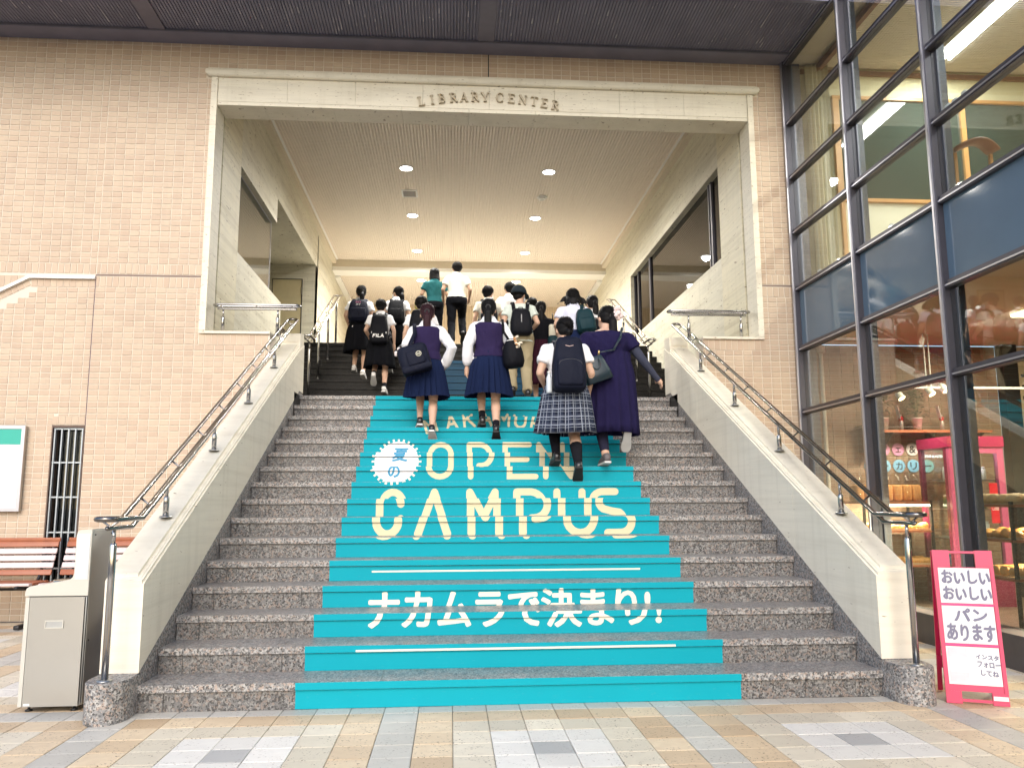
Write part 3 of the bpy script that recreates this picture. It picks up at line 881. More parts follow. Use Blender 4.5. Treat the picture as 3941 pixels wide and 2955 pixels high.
# ---------------------------------------------------------------- barred window, notice board
bwn = thing('barred_window', 'narrow dark window behind upright steel bars over the benches', 'window', (-4.63, .1, 1.1))
m = MB(); m.box(-4.808, -4.452, .16, .17, 0, 2.165); part('pane', m, GLASSG, bwn)
m = MB(); m.box(-4.808, -4.452, .26, .28, 0, 2.165); part('blind', m, plain('dark blind', (.03, .035, .045), .6), bwn)
m = MB(); m.box(-4.812, -4.800, .0, .18, 0, 2.165); m.box(-4.458, -4.448, .0, .18, 0, 2.165); m.box(-4.8, -4.458, .0, .18, 2.14, 2.165); part('window_frame', m, plain('brown frame', (.12, .075, .055), .5), bwn)
for x in (-4.785, -4.708, -4.632, -4.556, -4.480):
    m = MB(); m.box(x - .007, x + .007, .02, .058, 0, 2.13); part('bar', m, plain('grey window bar', (.38, .42, .46), .35, .6), bwn)
for z in (.56, .957, 1.349, 1.74, 2.125):
    m = MB(); m.box(-4.8, -4.458, .028, .05, z - .008, z + .008); part('cross_bar', m, plain('grey cross bar', (.42, .46, .50), .35, .6), bwn)
nb = thing('notice_board', 'white notice board with a green top band in an aluminium frame', 'notice board', (-5.4, -.02, 1.2))
m = MB(); m.box(-5.74, -5.075, -.045, -.003, 1.193, 2.155)
part('back_box', m, STEEL, nb)
m = MB()
for a in ((-5.74, -5.112, -.058, -.045, 2.117, 2.155), (-5.74, -5.112, -.058, -.045, 1.193, 1.226), (-5.112, -5.075, -.058, -.045, 1.193, 2.155), (-5.76, -5.74, -.058, -.003, 1.193, 2.155)): m.box(*a)
part('frame', m, EDGEM, nb)
m = MB(); m.box(-5.735, -5.114, -.049, -.046, 1.228, 1.938); part('poster', m, PAPER, nb)
m = MB(); m.box(-5.735, -5.114, -.0495, -.046, 1.94, 2.115); part('header', m, GREENP, nb)

# ================================================================ portal
po = thing('entrance_portal', 'pale travertine portal frame with raised LIBRARY CENTER lettering', 'portal', (.19, 0, 3.3))
xs = [-3.152, -2.312, -1.477, -.642, .193, 1.023, 1.86, 2.70, 3.534]
for a, b in zip(xs[:-1], xs[1:]):
    m = MB(); m.box(a + .0015, b - .0015, -.012, .34, 6.166, 6.474); part('stone_panel', m, TRAV, po)
xs2 = [-3.152, -2.60, -1.75, -.90, -.06, .78, 1.62, 2.47, 3.534]
for a, b in zip(xs2[:-1], xs2[1:]):
    m = MB(); m.box(a + .0015, b - .0015, -.010, .358, 6.118, 6.163); part('soffit_slab', m, TRAV, po)
for xa, xb in ((-3.230, -3.154), (3.536, 3.608)):
    zs = [3.285, 3.9, 4.55, 5.2, 5.85, 6.474]
    for a, b in zip(zs[:-1], zs[1:]):
        m = MB(); m.box(xa, xb, -.028, .30, a + .001, b - .001); part('jamb_stone', m, TRAV, po)
xs3 = [-3.25, -2.34, -1.2, -.1, .95, 1.95, 2.95, 3.64]
for i, (a, b) in enumerate(zip(xs3[:-1], xs3[1:])):
    m = MB(); rings = []
    prof = [(.05, 6.478), (-.045, 6.478), (-.062, 6.492), (-.068, 6.515), (-.068, 6.55), (-.060, 6.575), (-.04, 6.588), (.05, 6.588)]
    st = [(a + .001, 1.), (b - .001, 1.)]
    if i == 0: st = [(a - .052, .25), (a - .045, .6), (a - .025, .88), (a, 1.)] + st[1:]
    if i == len(xs3) - 2: st = st[:1] + [(b, 1.), (b + .025, .88), (b + .045, .6), (b + .052, .25)]
    for x, k in st: rings.append([(x, y if y > 0 else y, 6.533 + (z - 6.533) * k) for y, z in prof])
    m.loft(rings); smooth_by_angle(part('cornice_stone', m, TRAV, po), 35)
m = MB(); m.box(-3.152, 3.534, .005, .34, 6.474, 6.59); part('lintel_backing', m, TRAV, po)
for xa, xb in ((-3.23, -2.405), (2.827, 3.608)):
    m = MB(); m.box(xa, xb, -.025, .36, 3.252, 3.283); part('sill_slab', m, TRAV, po)
    m = MB(); m.box(xa + .02, xb - .02, .02, .355, 2.2, 3.25); part('parapet', m, TRAVS, po)
# raised serif letters along a shallow arc
def serif(ch):
    tk, tn, sf = .17, .075, .062
    def stem(x, w=tk, z0=0., z1=1., s=.11, top=True, bot=True):
        q = [[(x - w / 2, z0), (x + w / 2, z0), (x + w / 2, z1), (x - w / 2, z1)]]
        if bot: q.append([(x - w / 2 - s, z0), (x + w / 2 + s, z0), (x + w / 2 + s, z0 + sf), (x - w / 2 - s, z0 + sf)])
        if top: q.append([(x - w / 2 - s, z1 - sf), (x + w / 2 + s, z1 - sf), (x + w / 2 + s, z1), (x - w / 2 - s, z1)])
        return q
    def bar(x0, x1, z, t=sf): return [[(x0, z - t / 2), (x1, z - t / 2), (x1, z + t / 2), (x0, z + t / 2)]]
    def ln(a, b, w):
        d = Vector((b[0] - a[0], b[1] - a[1])).normalized(); n = Vector((-d.y, d.x)) * w / 2
        return [[(a[0] - n.x, a[1] - n.y), (b[0] - n.x, b[1] - n.y), (b[0] + n.x, b[1] + n.y), (a[0] + n.x, a[1] + n.y)]]
    def bow(cx, cz, rx, rz, a0, a1, w0=.07, w1=.17, n=10):
        q = []
        for k in range(n):
            t0, t1 = math.radians(a0 + (a1 - a0) * k / n), math.radians(a0 + (a1 - a0) * (k + 1) / n)
            ww = [w0 + (w1 - w0) * abs(math.cos(t)) for t in (t0, t1)]
            q.append([(cx + rx * math.cos(t0), cz + rz * math.sin(t0)), (cx + rx * math.cos(t1), cz + rz * math.sin(t1)),
                      (cx + (rx - ww[1]) * math.cos(t1), cz + (rz - ww[1] * .6) * math.sin(t1)), (cx + (rx - ww[0]) * math.cos(t0), cz + (rz - ww[0] * .6) * math.sin(t0))])
        return q
    E_ = stem(-.2) + bar(-.2, .32, .97) + bar(-.2, .36, .03) + bar(-.2, .2, .52) + [[(.28, .94), (.33, .78), (.36, .78), (.35, .97)], [(.31, .06), (.36, .24), (.40, .24), (.38, .03)]]
    D = {'L': stem(-.18) + bar(-.18, .36, .03) + [[(.30, .05), (.36, .26), (.40, .26), (.39, .03)]], 'I': stem(0),
         'B': stem(-.2) + bow(-.02, .76, .34, .24, 90, -90) + bow(0, .27, .40, .27, 90, -90) + bar(-.2, 0, .97) + bar(-.2, 0, .03) + bar(-.2, 0, .52),
         'R': stem(-.22) + bow(-.02, .74, .36, .26, 90, -90) + bar(-.22, 0, .97) + bar(-.22, 0, .48) + ln((.02, .5), (.38, .02), .16) + bar(.28, .52, .03),
         'A': ln((-.34, 0), (.02, 1), .075) + ln((.02, 1), (.34, 0), .17) + bar(-.22, .22, .34) + bar(-.47, -.2, .03) + bar(.18, .50, .03),
         'Y': stem(.02, z1=.5, top=False) + ln((-.34, .98), (.0, .46), .16) + ln((.36, .98), (.04, .46), .075) + bar(-.5, -.18, .97) + bar(.2, .5, .97),
         'C': bow(.02, .5, .46, .52, 50, 310, n=16) + [[(.26, .92), (.34, .70), (.38, .70), (.36, .99)], [(.28, .10), (.38, .26), (.42, .26), (.36, .03)]],
         'E': E_, 'N': stem(-.33, .075) + stem(.34, .075, bot=False) + ln((-.33, .98), (.34, .03), .17),
         'T': stem(0, top=False) + bar(-.42, .42, .97) + [[(-.44, .99), (-.40, .78), (-.37, .78), (-.36, .95)], [(.44, .99), (.40, .78), (.37, .78), (.36, .95)]]}
    return D[ch]
LX = [('L', -.66), ('I', -.525), ('B', -.405), ('R', -.262), ('A', -.128), ('R', .010), ('Y', .14), ('C', .327), ('E', .475), ('N', .618), ('T', .762), ('E', .893), ('R', 1.03)]
for ch, x in LX:
    u = (x - .19) / .86; zc = 6.322 - .085 * u * u; an = -math.radians(11) * u; hh = .118
    m = MB()
    for i, poly in enumerate(serif(ch)):
        def fn(a, b, d, zc=zc, an=an, x=x, i=i):
            lx, lz = a * hh * .92, (b - .5) * hh
            return (x + lx * math.cos(an) - lz * math.sin(an), d - i * .0003 * (1 if d < -.02 else 0), zc + lx * math.sin(an) + lz * math.cos(an))
        ar = sum(poly[k][0] * poly[(k + 1) % len(poly)][1] - poly[(k + 1) % len(poly)][0] * poly[k][1] for k in range(len(poly)))
        if ar < 0: poly = poly[::-1]
        m.prism(poly, fn, -.045, -.0125)
    part('letter', m, LETS, po)

# ================================================================ hall behind the portal
ZC = 7.1; YB = 9.6
def hwall(label, side):
    t = thing('hall_wall', label, 'wall', (XL if side < 0 else XR, 5, 2.6))
    xi = XL if side < 0 else XR
    xo = xi + side * .22
    def panel(y0, y1, z0, z1, mat_=TRAVI, nm='stone_panel'):
        m = MB(); m.box(min(xi, xo), max(xi, xo), y0 + .0012, y1 - .0012, z0 + .0012, z1 - .0012); return part(nm, m, mat_, t)
    yw = 1.21
    for z0, z1 in ((2.3, 3.4), (3.4, 4.08), (4.08, 4.63), (4.63, 5.82), (5.82, 6.5), (6.5, ZC + .1)): panel(.36, yw, z0, z1, TRAVS)
    if side < 0:
        for y0, y1 in ((yw, 2.6), (2.6, 4.02)):
            for z0, z1 in ((2.3, 3.3), (3.3, 4.08), (4.08, 4.63)): panel(y0, y1, z0, z1)
        for y0, y1 in ((yw, 2.4), (2.4, 3.5)):
            panel(y0, y1, 5.85, 6.5); panel(y0, y1, 6.5, ZC + .1)
        for y0, y1 in ((3.5, 5.4), (5.4, 7.3)): panel(y0, y1, 6.27, 6.68); panel(y0, y1, 6.68, ZC + .1)
        for z0, z1 in ((4.0, 5.0), (5.0, 6.2), (6.2, ZC + .1)):
            panel(7.3, 8.6, z0, z1); panel(8.6, 13, z0, z1)
        m = MB(); m.box(xi - .10, xi - .09, yw, 3.5, 4.63, 5.85); part('glass_screen', m, GLASSG, t)
        m = MB(); m.box(xi - .105, xi - .085, yw, 3.5, 5.835, 5.85); m.box(xi - .105, xi - .085, yw, 3.5, 4.632, 4.642); m.box(xi - .105, xi - .085, 3.49, 3.5, 4.63, 5.85); part('glass_edge', m, EDGEM, t)
        # recess with the door
        m = MB(); m.box(-4.7, xi - .0, 7.3, 7.5, 4.2, 6.27); part('recess_wall', m, TRAVI, t)
        m = MB(); m.box(-4.9, -4.7, yw, 7.5, 2.3, 6.6); part('recess_side', m, TRAVI, t)
        m = MB(); m.box(-4.7, xi - .22, yw, 7.3, 6.27, 6.4); part('recess_soffit', m, TRAVI, t)
        m = MB(); m.box(-4.7, xi, 4.02, 7.3, 4.1, 4.25); m.box(-4.7, xi - .22, .36, 4.02, 3.0, 3.2); part('recess_floor', m, GRAND, t)
        m = MB(); m.box(-4.7, xi - .22, .34, .36, 2.3, 7.0); part('recess_front', m, TRAVI, t)
        m = MB(); m.box(-4.03, -3.432, 7.288, 7.299, 4.25, 5.945)
        d = part('door', m, plain('pale wood door', (.50, .43, .26), .5, var=.15, vs=5), t)
        m = MB(); m.box(-4.045, -4.03, 7.283, 7.3, 4.25, 5.96); m.box(-3.432, -3.417, 7.283, 7.3, 4.25, 5.96); m.box(-4.03, -3.432, 7.283, 7.3, 5.945, 5.96); part('door_frame', m, BLACKP, d)
        m = MB(); m.box(-3.436, -3.425, 7.275, 7.288, 5.62, 5.78); part('hinge', m, STEEL, d)
    else:
        ye = 6.9
        for y0, y1 in ((yw, 3.1), (3.1, 5.0), (5.0, ye)):
            for z0, z1 in ((2.3, 3.3), (3.3, 4.0), (4.0, 4.67)): panel(y0, y1, z0, z1)
            panel(y0, y1, 6.02, 6.55); panel(y0, y1, 6.55, ZC + .1)
        for z0, z1 in ((4.0, 5.0), (5.0, 6.02), (6.02, ZC + .1)): panel(ye, 7.6, z0, z1); panel(7.6, 9.6, z0, z1); panel(9.6, 13, z0, z1)
        w_ = MB(); w_.box(xi + .13, xi + .15, yw, ye, 4.67, 6.02); wf = part('window', w_, BLACKP, t)
        m = MB(); m.box(xi + .10, xi + .112, yw, ye, 4.67, 6.02); part('pane', m, glassmat('dark reflecting glass', (.06, .07, .08), 1.5, .8), wf)
        for ya, yb_ in ((1.74, 1.80), (1.86, 1.90), (5.50, 5.60), (6.5, 6.56), (yw, yw + .03), (ye - .04, ye)):
            m = MB(); m.box(xi + .07, xi + .13, ya, yb_, 4.672, 6.018); part('mullion', m, DARKM, wf)
        m = MB(); m.box(xi + .02, xi + .2, yw, ye, 4.655, 4.672); part('window_sill', m, TRAV, wf)
    # cornice along the ceiling
    m = MB(); a, b = sorted((xi - side * .10, xi)); m.box(a, b, .36, YB, ZC - .10, ZC - .001)
    part('cornice', m, COVE, t)
hwall('travertine side wall of the hall with the glass screen and the door recess', -1)
hwall('travertine side wall of the hall with the long dark window', 1)
ce = MB(); ce.box(XL, XR, .3, YB, ZC + .035, ZC + .2)
ceil = struct('ceiling', ce, CEILB)
lat = MB(); lx0, lx1 = XL + .14, XR - .14
n_ = int((lx1 - lx0) / .05)
for i in range(n_ + 1):
    x = lx0 + (lx1 - lx0) * i / n_; lat.box(x - .012, x + .012, .36, YB, ZC, ZC + .034, 'u')
n_ = int((YB - .36) / .05)
for i in range(n_ + 1):
    y = .36 + (YB - .36) * i / n_; lat.box(lx0, lx1, y - .011, y + .011, ZC + .003, ZC + .033, 'u')
part('ceiling_lattice', lat, CREAM, ceil, kind='stuff')
m = MB(); m.box(XL + .1, XL + .14, .36, YB, ZC - .004, ZC + .03); m.box(XR - .14, XR - .1, .36, YB, ZC - .004, ZC + .03); part('ceiling_trim', m, PLAST, ceil)
m = MB(); m.box(XL, XR, .34, .36, 6.12, ZC + .1); struct('wall_above_soffit', m, TRAVI)
m = MB(); m.box(XL, XR, YB, YB + .35, 6.93, ZC + .1); struct('ceiling_beam', m, COVE)
m = MB(); m.box(XL, XR, YB + .004, YB + .5, 6.836, 6.929); m.box(XL, XL + .12, YB + .5, 13, 6.78, 6.83); m.box(XR - .12, XR, YB + .5, 13, 6.78, 6.83); struct('ceiling_beam', m, PLAST)
ce = MB(); ce.box(XL, XR, YB + .3, 13, 6.83 + .03, 6.99); c2 = struct('ceiling', ce, CEILB)
lat = MB(); n_ = int((lx1 - lx0) / .05)
for i in range(n_ + 1):
    x = lx0 + (lx1 - lx0) * i / n_; lat.box(x - .015, x + .015, YB + .5, 13, 6.83, 6.859, 'u')
for i in range(60):
    y = YB + .5 + 2.9 * i / 60; lat.box(lx0, lx1, y - .009, y + .009, 6.833, 6.858, 'u')
part('ceiling_lattice', lat, CREAM, c2, kind='stuff')
# back wall of upright ribs
bw_ = MB(); bw_.box(XL, XR, 13.0, 13.2, 4.2, 7.0)
back = struct('back_wall', bw_, plain('warm back wall', (.70, .58, .42), .7, var=.04))
rb = MB(); n_ = 95
for i in range(n_):
    x = XL + (XR - XL) * (i + .5) / n_; rb.box(x - .02, x + .02, 12.975, 13.0, 4.38, 6.85, 'b')
part('wall_rib', rb, plain('warm rib', (.74, .62, .46), .6, var=.04), back, kind='stuff')
m = MB(); m.box(XL, XR, 12.96, 13.0, 4.254, 4.38); part('baseboard', m, plain('pale base', (.72, .62, .48), .5), back)
m = MB(); m.box(XL, XR, 5.9, 13.0, 4.10, 4.2535); struct('upper_floor', m, plain('pale upper floor', (.45, .42, .37), .4))
m = MB(); m.box(-9, 9.2, .0, 13.4, 7.32, 7.6); m.box(-9, XL - 1.9, .3, 13.4, 0, 7.32); struct('light_block_roof', m, CANO)  # unseen slab added above to keep daylight out of the hall
m = MB(); m.box(-4.9, XL, 7.5, 7.6, 4.1, 7.3); m.box(XR + .22, XR + .3, .3, 13.3, 0, 7.3); struct('hall_outer_wall', m, BLACKP)

# downlights
def downlight(x, y, z, label, power, r=.105):
    t = thing('ceiling_light', label, 'ceiling light', (x, y, z), group='round ceiling lights of the hall')
    m = MB(); m.lathe((x, y, z), [(r + .028, .004), (r + .028, -.008), (r, -.012), (r, .004)], 24); part('trim_ring', m, PLAST, t, False)
    m = MB(); m.lathe((x, y, z - .006), [(r, .004), (r, 0.), (.001, -.001)], 24); part('lamp_disc', m, LAMPW, t)
    L = bpy.data.lights.new('downlight', 'SPOT'); L.energy = power; L.color = (1., .965, .90); L.shadow_soft_size = .09; L.spot_size = math.radians(165); L.spot_blend = 1.
    o = bpy.data.objects.new('lamp_beam', L); COL.objects.link(o); o.parent = t; o.location = (0, 0, -.03)
rown = ['nearest the portal', 'of the middle row', 'of the last row before the beam']
for i, y in enumerate((4.05, 6.42, 8.78)):
    downlight(-1.082, y, ZC, 'round lit ceiling light on the vent side, ' + rown[i], 470)
    downlight(1.45, y, ZC, 'round lit ceiling light on the smoke detector side, ' + rown[i], 470)
downlight(-1.04, 10.35, 6.83, 'round lit ceiling light behind the beam, over the teal blouse', 230)
downlight(1.36, 10.35, 6.83, 'round lit ceiling light behind the beam, over the dark cap', 230)
t = thing('ceiling_vent', 'small square black vent in the lattice ceiling', 'vent', (-1.08, 5.23, ZC))
m = MB(); m.box(-1.23, -.93, 5.05, 5.41, ZC - .012, ZC + .01); part('vent_frame', m, PLAST, t)
m = MB(); m.box(-1.20, -.96, 5.09, 5.37, ZC - .016, ZC - .0125); part('vent_opening', m, BLACKP, t)
t = thing('smoke_detector', 'small white round smoke detector on the lattice ceiling', 'smoke detector', (1.46, 5.25, ZC))
m = MB(); m.lathe((1.46, 5.25, ZC), [(.10, 0), (.10, -.02), (.07, -.03), (.07, -.05), (.02, -.06)], 20); part('housing', m, PLAST, t)
m = MB(); m.lathe((1.46, 5.25, ZC), [(.035, -.055), (.03, -.068), (.001, -.07)], 12); part('sensor', m, STEELL, t)

# ================================================================ dark canopy
cn = thing('canopy', 'dark ribbed metal canopy over the forecourt with chalky streaks', 'canopy', (-1, -1.5, 6.93))
m = MB(); m.box(-9, 4.02, -1.3, -.27, 6.955, 7.3); part('canopy_deck', m, CANO, cn)
m = MB(); m.box(-9, 4.02, -.262, -.001, 6.912, 7.3); part('wall_trim', m, CANO, cn)
m = MB(); m.box(-9, 4.02, -1.36, -1.3, 6.93, 7.35); part('front_fascia', m, CANO, cn)
m = MB(); m.box(-9, 4.02, -.275, -.262, 6.918, 7.0); part('trim_lip', m, plain('grey lip', (.15, .15, .18), .5, .3), cn)
rb = MB(); x = -9 + .02; q = 0
while x < 4.0:
    if not any(abs(x - s_) < .11 for s_ in (-7.8, -3.83, .139)):
        rb.add([(x + d_, y_, z_) for y_ in (-1.3, -.276) for d_, z_ in ((-.017, 6.9549), (-.010, 6.941), (.010, 6.941), (.017, 6.9549))],
               [(0, 4, 5, 1), (1, 5, 6, 2), (2, 6, 7, 3), (4, 7, 6, 5)])
    x += .038
part('soffit_rib', rb, CANO, cn, kind='stuff')
for s_ in (-7.8, -3.83, .139):
    m = MB(); m.box(s_ - .1, s_ + .1, -1.3, -.276, 6.928, 6.9549); part('seam_cover', m, plain('canopy seam', (.16, .155, .20), .5, .3), cn)
st = MB()
for i in range(420):
    x = random.uniform(-8, 4); L = abs(random.gauss(0, .12)) + .01; y = -.29 - abs(random.gauss(0, .8)); k = round((x + 9 - .02) / .038); x = -9 + .02 + .038 * k
    if y < -1.2 or y - L < -1.28: continue
    wd = random.uniform(.001, .004) if random.random() < .8 else random.uniform(.005, .010)
    st.add([(x - wd, y, 6.9385), (x + wd, y, 6.9385), (x + wd * .3, y - L, 6.9385), (x - wd * .3, y - L, 6.9385)], [(0, 3, 2, 1)])
part('streak', st, CANOL, cn, kind='stuff')
# ================================================================ glazed wall on the right
XG = 4.03; YEND = -10.6
ww = thing('window_wall', 'tall glazed wall in dark metal framing along the right side', 'window wall', (XG, -4, 0))
mys = [-.06, -1.565, -3.03, -4.49, -5.95, -7.41, -8.87, -10.33]
tzs = [6.90, 6.07, 5.34, 4.62, 3.89, 3.13, 2.355]
for i, y in enumerate(mys):
    m = MB(); m.box(XG - .03, XG + .07, y - .03, y + .025, .262, 6.93); mu = part('mullion', m, DARKM, ww)
    m = MB(); m.box(XG - .05, XG - .03, y - .012, y + .014, .262, 6.93); part('mullion_cap', m, EDGEM, mu)
    if i:
        m = MB(); m.box(XG + .075, XG + .15, y - .05, y + .06, .12, 6.93); part('column', m, COLM, ww)
    else:
        m = MB(); m.box(XG + .072, XG + .2, y - .02, y + .055, .12, 6.93); part('column', m, COLM, ww)
for i in range(len(mys) - 1):
    ya, yb_ = mys[i + 1] + .025, mys[i] - .03
    for z in tzs:
        m = MB(); m.box(XG - .012, XG + .075, ya, yb_, z - .035, z + .03); tr_ = part('transom', m, DARKM, ww)
        m = MB(); m.box(XG - .022, XG - .012, ya, yb_, z - .022, z - .008); part('transom_cap', m, EDGEM, tr_)
    zz = [.265] + tzs[::-1]
    for a, b in zip(zz[:-1], zz[1:]):
        sp_ = a > 3.0 and b < 4.0
        m = MB(); m.box(XG + .028, XG + .034, ya, yb_, a + .03, b - .035)
        part('pane' if not sp_ else 'spandrel_panel', m, SPAND if sp_ else GLASS, ww)
m = MB(); m.box(XG - .02, XG + .25, YEND, .0, -.01, .262); part('plinth', m, plain('dark plinth', (.085, .08, .085), .5, var=.2), ww)
for y, z in ((-.62, 3.955), (-2.2, 3.955), (-3.22, 4.69), (-3.32, 4.69), (-3.45, 4.69)):
    m = MB(); m.rbox((XG + .05, y, z), .02, .035, .022, .012); part('window_latch', m, PLAST, ww)

# ---------------------------------------------------------------- upper room
XF = 9.0
m = MB(); m.box(XG + .1, XF, YEND, .0, 3.2, 3.76); struct('cafe_ceiling', m, TANC)
m = MB(); m.box(XG + .24, XF + .2, -.001, .25, 3.76, 7.2); m.box(XG + .02, XG + .24, .02, .25, 3.76, 7.2); m.box(XF, XF + .2, YEND, -.001, 0, 7.2); m.box(XG + .1, XF, YEND - .2, YEND, 0, 7.2)
struct('upper_room_wall', m, WALLC)
ce = MB(); ce.box(XG + .08, XF, YEND, -.001, 6.9, 7.1); uc = struct('upper_room_ceiling', ce, plain('beige ceiling board', (.55, .49, .40), .8))
rb = MB(); y = -.06
while y > -6.5:
    rb.box(XG + .55, XF, y - .022, y, 6.885, 6.9, 'u'); y -= .036
part('ceiling_slat', rb, plain('beige slat', (.74, .68, .58), .7), uc, kind='stuff')
m = MB(); m.box(XG + .24, XF, -.035, -.001, 6.80, 6.86); m.box(XG + .42, XG + .48, -6.5, -.035, 6.80, 6.885); part('brown_cornice', m, plain('brown cornice', (.26, .155, .11), .6), uc)
cu = MB(); n_ = 26
ring = []
for k in range(n_ + 1):
    x = XG + .26 + .32 * k / n_; ring.append((x, -.10 + .035 * math.sin(k * 1.5)))
cu.add([(x, y, 3.78) for x, y in ring] + [(x, y, 6.88) for x, y in ring], [(k, k + 1, k + n_ + 2, k + n_ + 1) for k in range(n_)])
solo('curtain', cu, cloth('cream curtain', (.62, .58, .42)), 'cream curtain drawn to the corner of the upper room', 'curtain', True)
uw = thing('inner_window', 'wide dark inner window in a honey wood frame in the upper room', 'window', (6, -.02, 5.1))
fr = MB()
for a in ((4.665, 8.6, -.05, -.002, 6.455, 6.50), (4.665, 8.6, -.05, -.002, 5.06, 5.105)): fr.box(*a)
part('frame_rail', fr, WOODF, uw)
for a, b in ((4.665, 4.745), (6.395, 6.46), (8.0, 8.06)):
    m = MB(); m.box(a, b, -.055, -.002, 5.107, 6.453); part('frame_post', m, WOODF, uw)
t_ = NT('dark green glass'); t_.p(.03, 0, .9); t_.col((.028, .052, .045)); t_.b.inputs['IOR'].default_value = 1.7
for a, b in ((4.747, 6.393), (6.462, 7.998)):
    m = MB(); m.box(a, b, -.02, -.004, 5.107, 6.453); part('pane', m, t_.m, uw)
m = MB(); m.box(4.70, 4.75, -.045, -.002, 3.78, 5.058); part('frame_leg', m, WOODF, uw)
m = MB(); m.box(4.76, 8.6, -.012, -.002, 3.78, 5.058); part('white_panel', m, WALLP, uw)
for i, (xa, ya, yb_) in enumerate(((5.82, -2.1, -.42), (5.82, -5.2, -3.2))):
    t = thing('fluorescent_lamp', ['lit fluorescent ceiling fitting over the wood framed window of the upper room', 'lit fluorescent ceiling fitting of the upper room nearer the street'][i], 'ceiling lamp', (xa + .13, (ya + yb_) / 2, 6.87))
    m = MB(); m.box(xa, xa + .26, ya, yb_, 6.835, 6.884); part('tray', m, PLAST, t)
    for k in range(3):
        m = MB(); m.tube([(xa + .05 + .08 * k, ya + .03, 6.82), (xa + .05 + .08 * k, yb_ - .03, 6.82)], .018, 10); part('tube', m, LAMPW, t)
    L = bpy.data.lights.new('tube light', 'AREA'); L.shape = 'RECTANGLE'; L.size = .25; L.size_y = yb_ - ya; L.energy = 70; L.color = (1., .96, .88)
    o = bpy.data.objects.new('tube_glow', L); COL.objects.link(o); o.parent = t; o.location = (0, 0, -.08)
WOODC = plain('brown plywood', (.20, .085, .04), .45, var=.15)
t = thing('chair', 'brown rounded chair back showing above the upper sill', 'chair', (4.75, -2.55, 3.76))
m = MB(); pts = [(4.55 + .4 * k / 8, -2.55 - .06 * math.sin(math.pi * k / 8), 4.60 + .07 * math.sin(math.pi * k / 8)) for k in range(9)]
m.tube(pts, .02, 6, sy=4.); part('backrest', m, WOODC, t, True)
for dx, dy in ((-.18, 0), (.18, 0), (-.18, -.38), (.18, -.38)):
    m = MB(); m.box(4.75 + dx - .015, 4.75 + dx + .015, -2.53 + dy - .015, -2.53 + dy + .015, 3.76, 4.58 if dy == 0 else 4.2); part('leg', m, WOODF, t)
m = MB(); m.rbox((4.75, -2.72, 4.22), .2, .2, .025, .02); part('seat', m, WOODC, t, True)

# ---------------------------------------------------------------- cafe
m = MB(); m.box(XG + .1, XF, YEND, .0, -.02, .12); struct('cafe_floor', m, plain('cafe floor', (.17, .12, .085), .35, var=.15))
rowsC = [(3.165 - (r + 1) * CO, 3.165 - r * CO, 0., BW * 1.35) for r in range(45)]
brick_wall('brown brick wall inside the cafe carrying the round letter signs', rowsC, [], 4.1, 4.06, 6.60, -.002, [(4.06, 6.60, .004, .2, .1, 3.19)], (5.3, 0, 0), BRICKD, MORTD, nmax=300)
m = MB(); m.box(6.60, 6.79, -.14, .0, .12, 3.195); solo('dark_post', m, BLACKP, 'broad black post at the end of the brown cafe wall', 'post')
m = MB(); m.box(6.79, 9, -.01, .2, .12, 3.195); struct('cafe_wall', m, TANC)
t = thing('air_grille', 'slotted beige grille high on the tan cafe wall', 'grille', (7.2, -.02, 2.5))
m = MB(); m.box(6.86, 7.6, -.03, -.011, 2.15, 2.95); part('panel', m, plain('grille panel', (.50, .40, .27), .6), t)
for k in range(5):
    m = MB(); m.box(6.9, 7.55, -.036, -.031, 2.24 + .14 * k, 2.28 + .14 * k); part('slot', m, BLACKP, t)
t = thing('wall_pipe', 'pale upright pipe on the brown brick wall by the window corner', 'pipe', (4.295, -.06, .2))
m = MB(); m.limb([(4.295, -.06, .15), (4.295, -.06, 3.08)], [.026, .026], 10); part('pipe', m, PVC, t, True)
m = MB(); m.lathe((4.295, -.06, 3.07), [(.03, 0), (.055, .02), (.055, .1)], 12); part('collar', m, PVC, t, True)
sh = thing('wall_shelf', 'brown wooden shelf with plants on the cafe brick wall', 'shelf', (5.5, -.12, 2.1))
m = MB(); m.box(4.93, 6.3, -.26, -.003, 2.083, 2.112); part('board', m, WOODR, sh)
for x in (5.05, 5.6, 6.2):
    m = MB(); m.prism([(-.24, 2.083), (-.004, 2.083), (-.004, 1.93), (-.03, 1.93)], lambda u, v, d: (d, u, v), x - .01, x + .01); part('bracket', m, BLACKP, sh)
m = MB(); m.tube([(4.95, -.25, 2.15), (6.28, -.25, 2.15)], .004, 6); part('guard_rail', m, STEEL, sh)
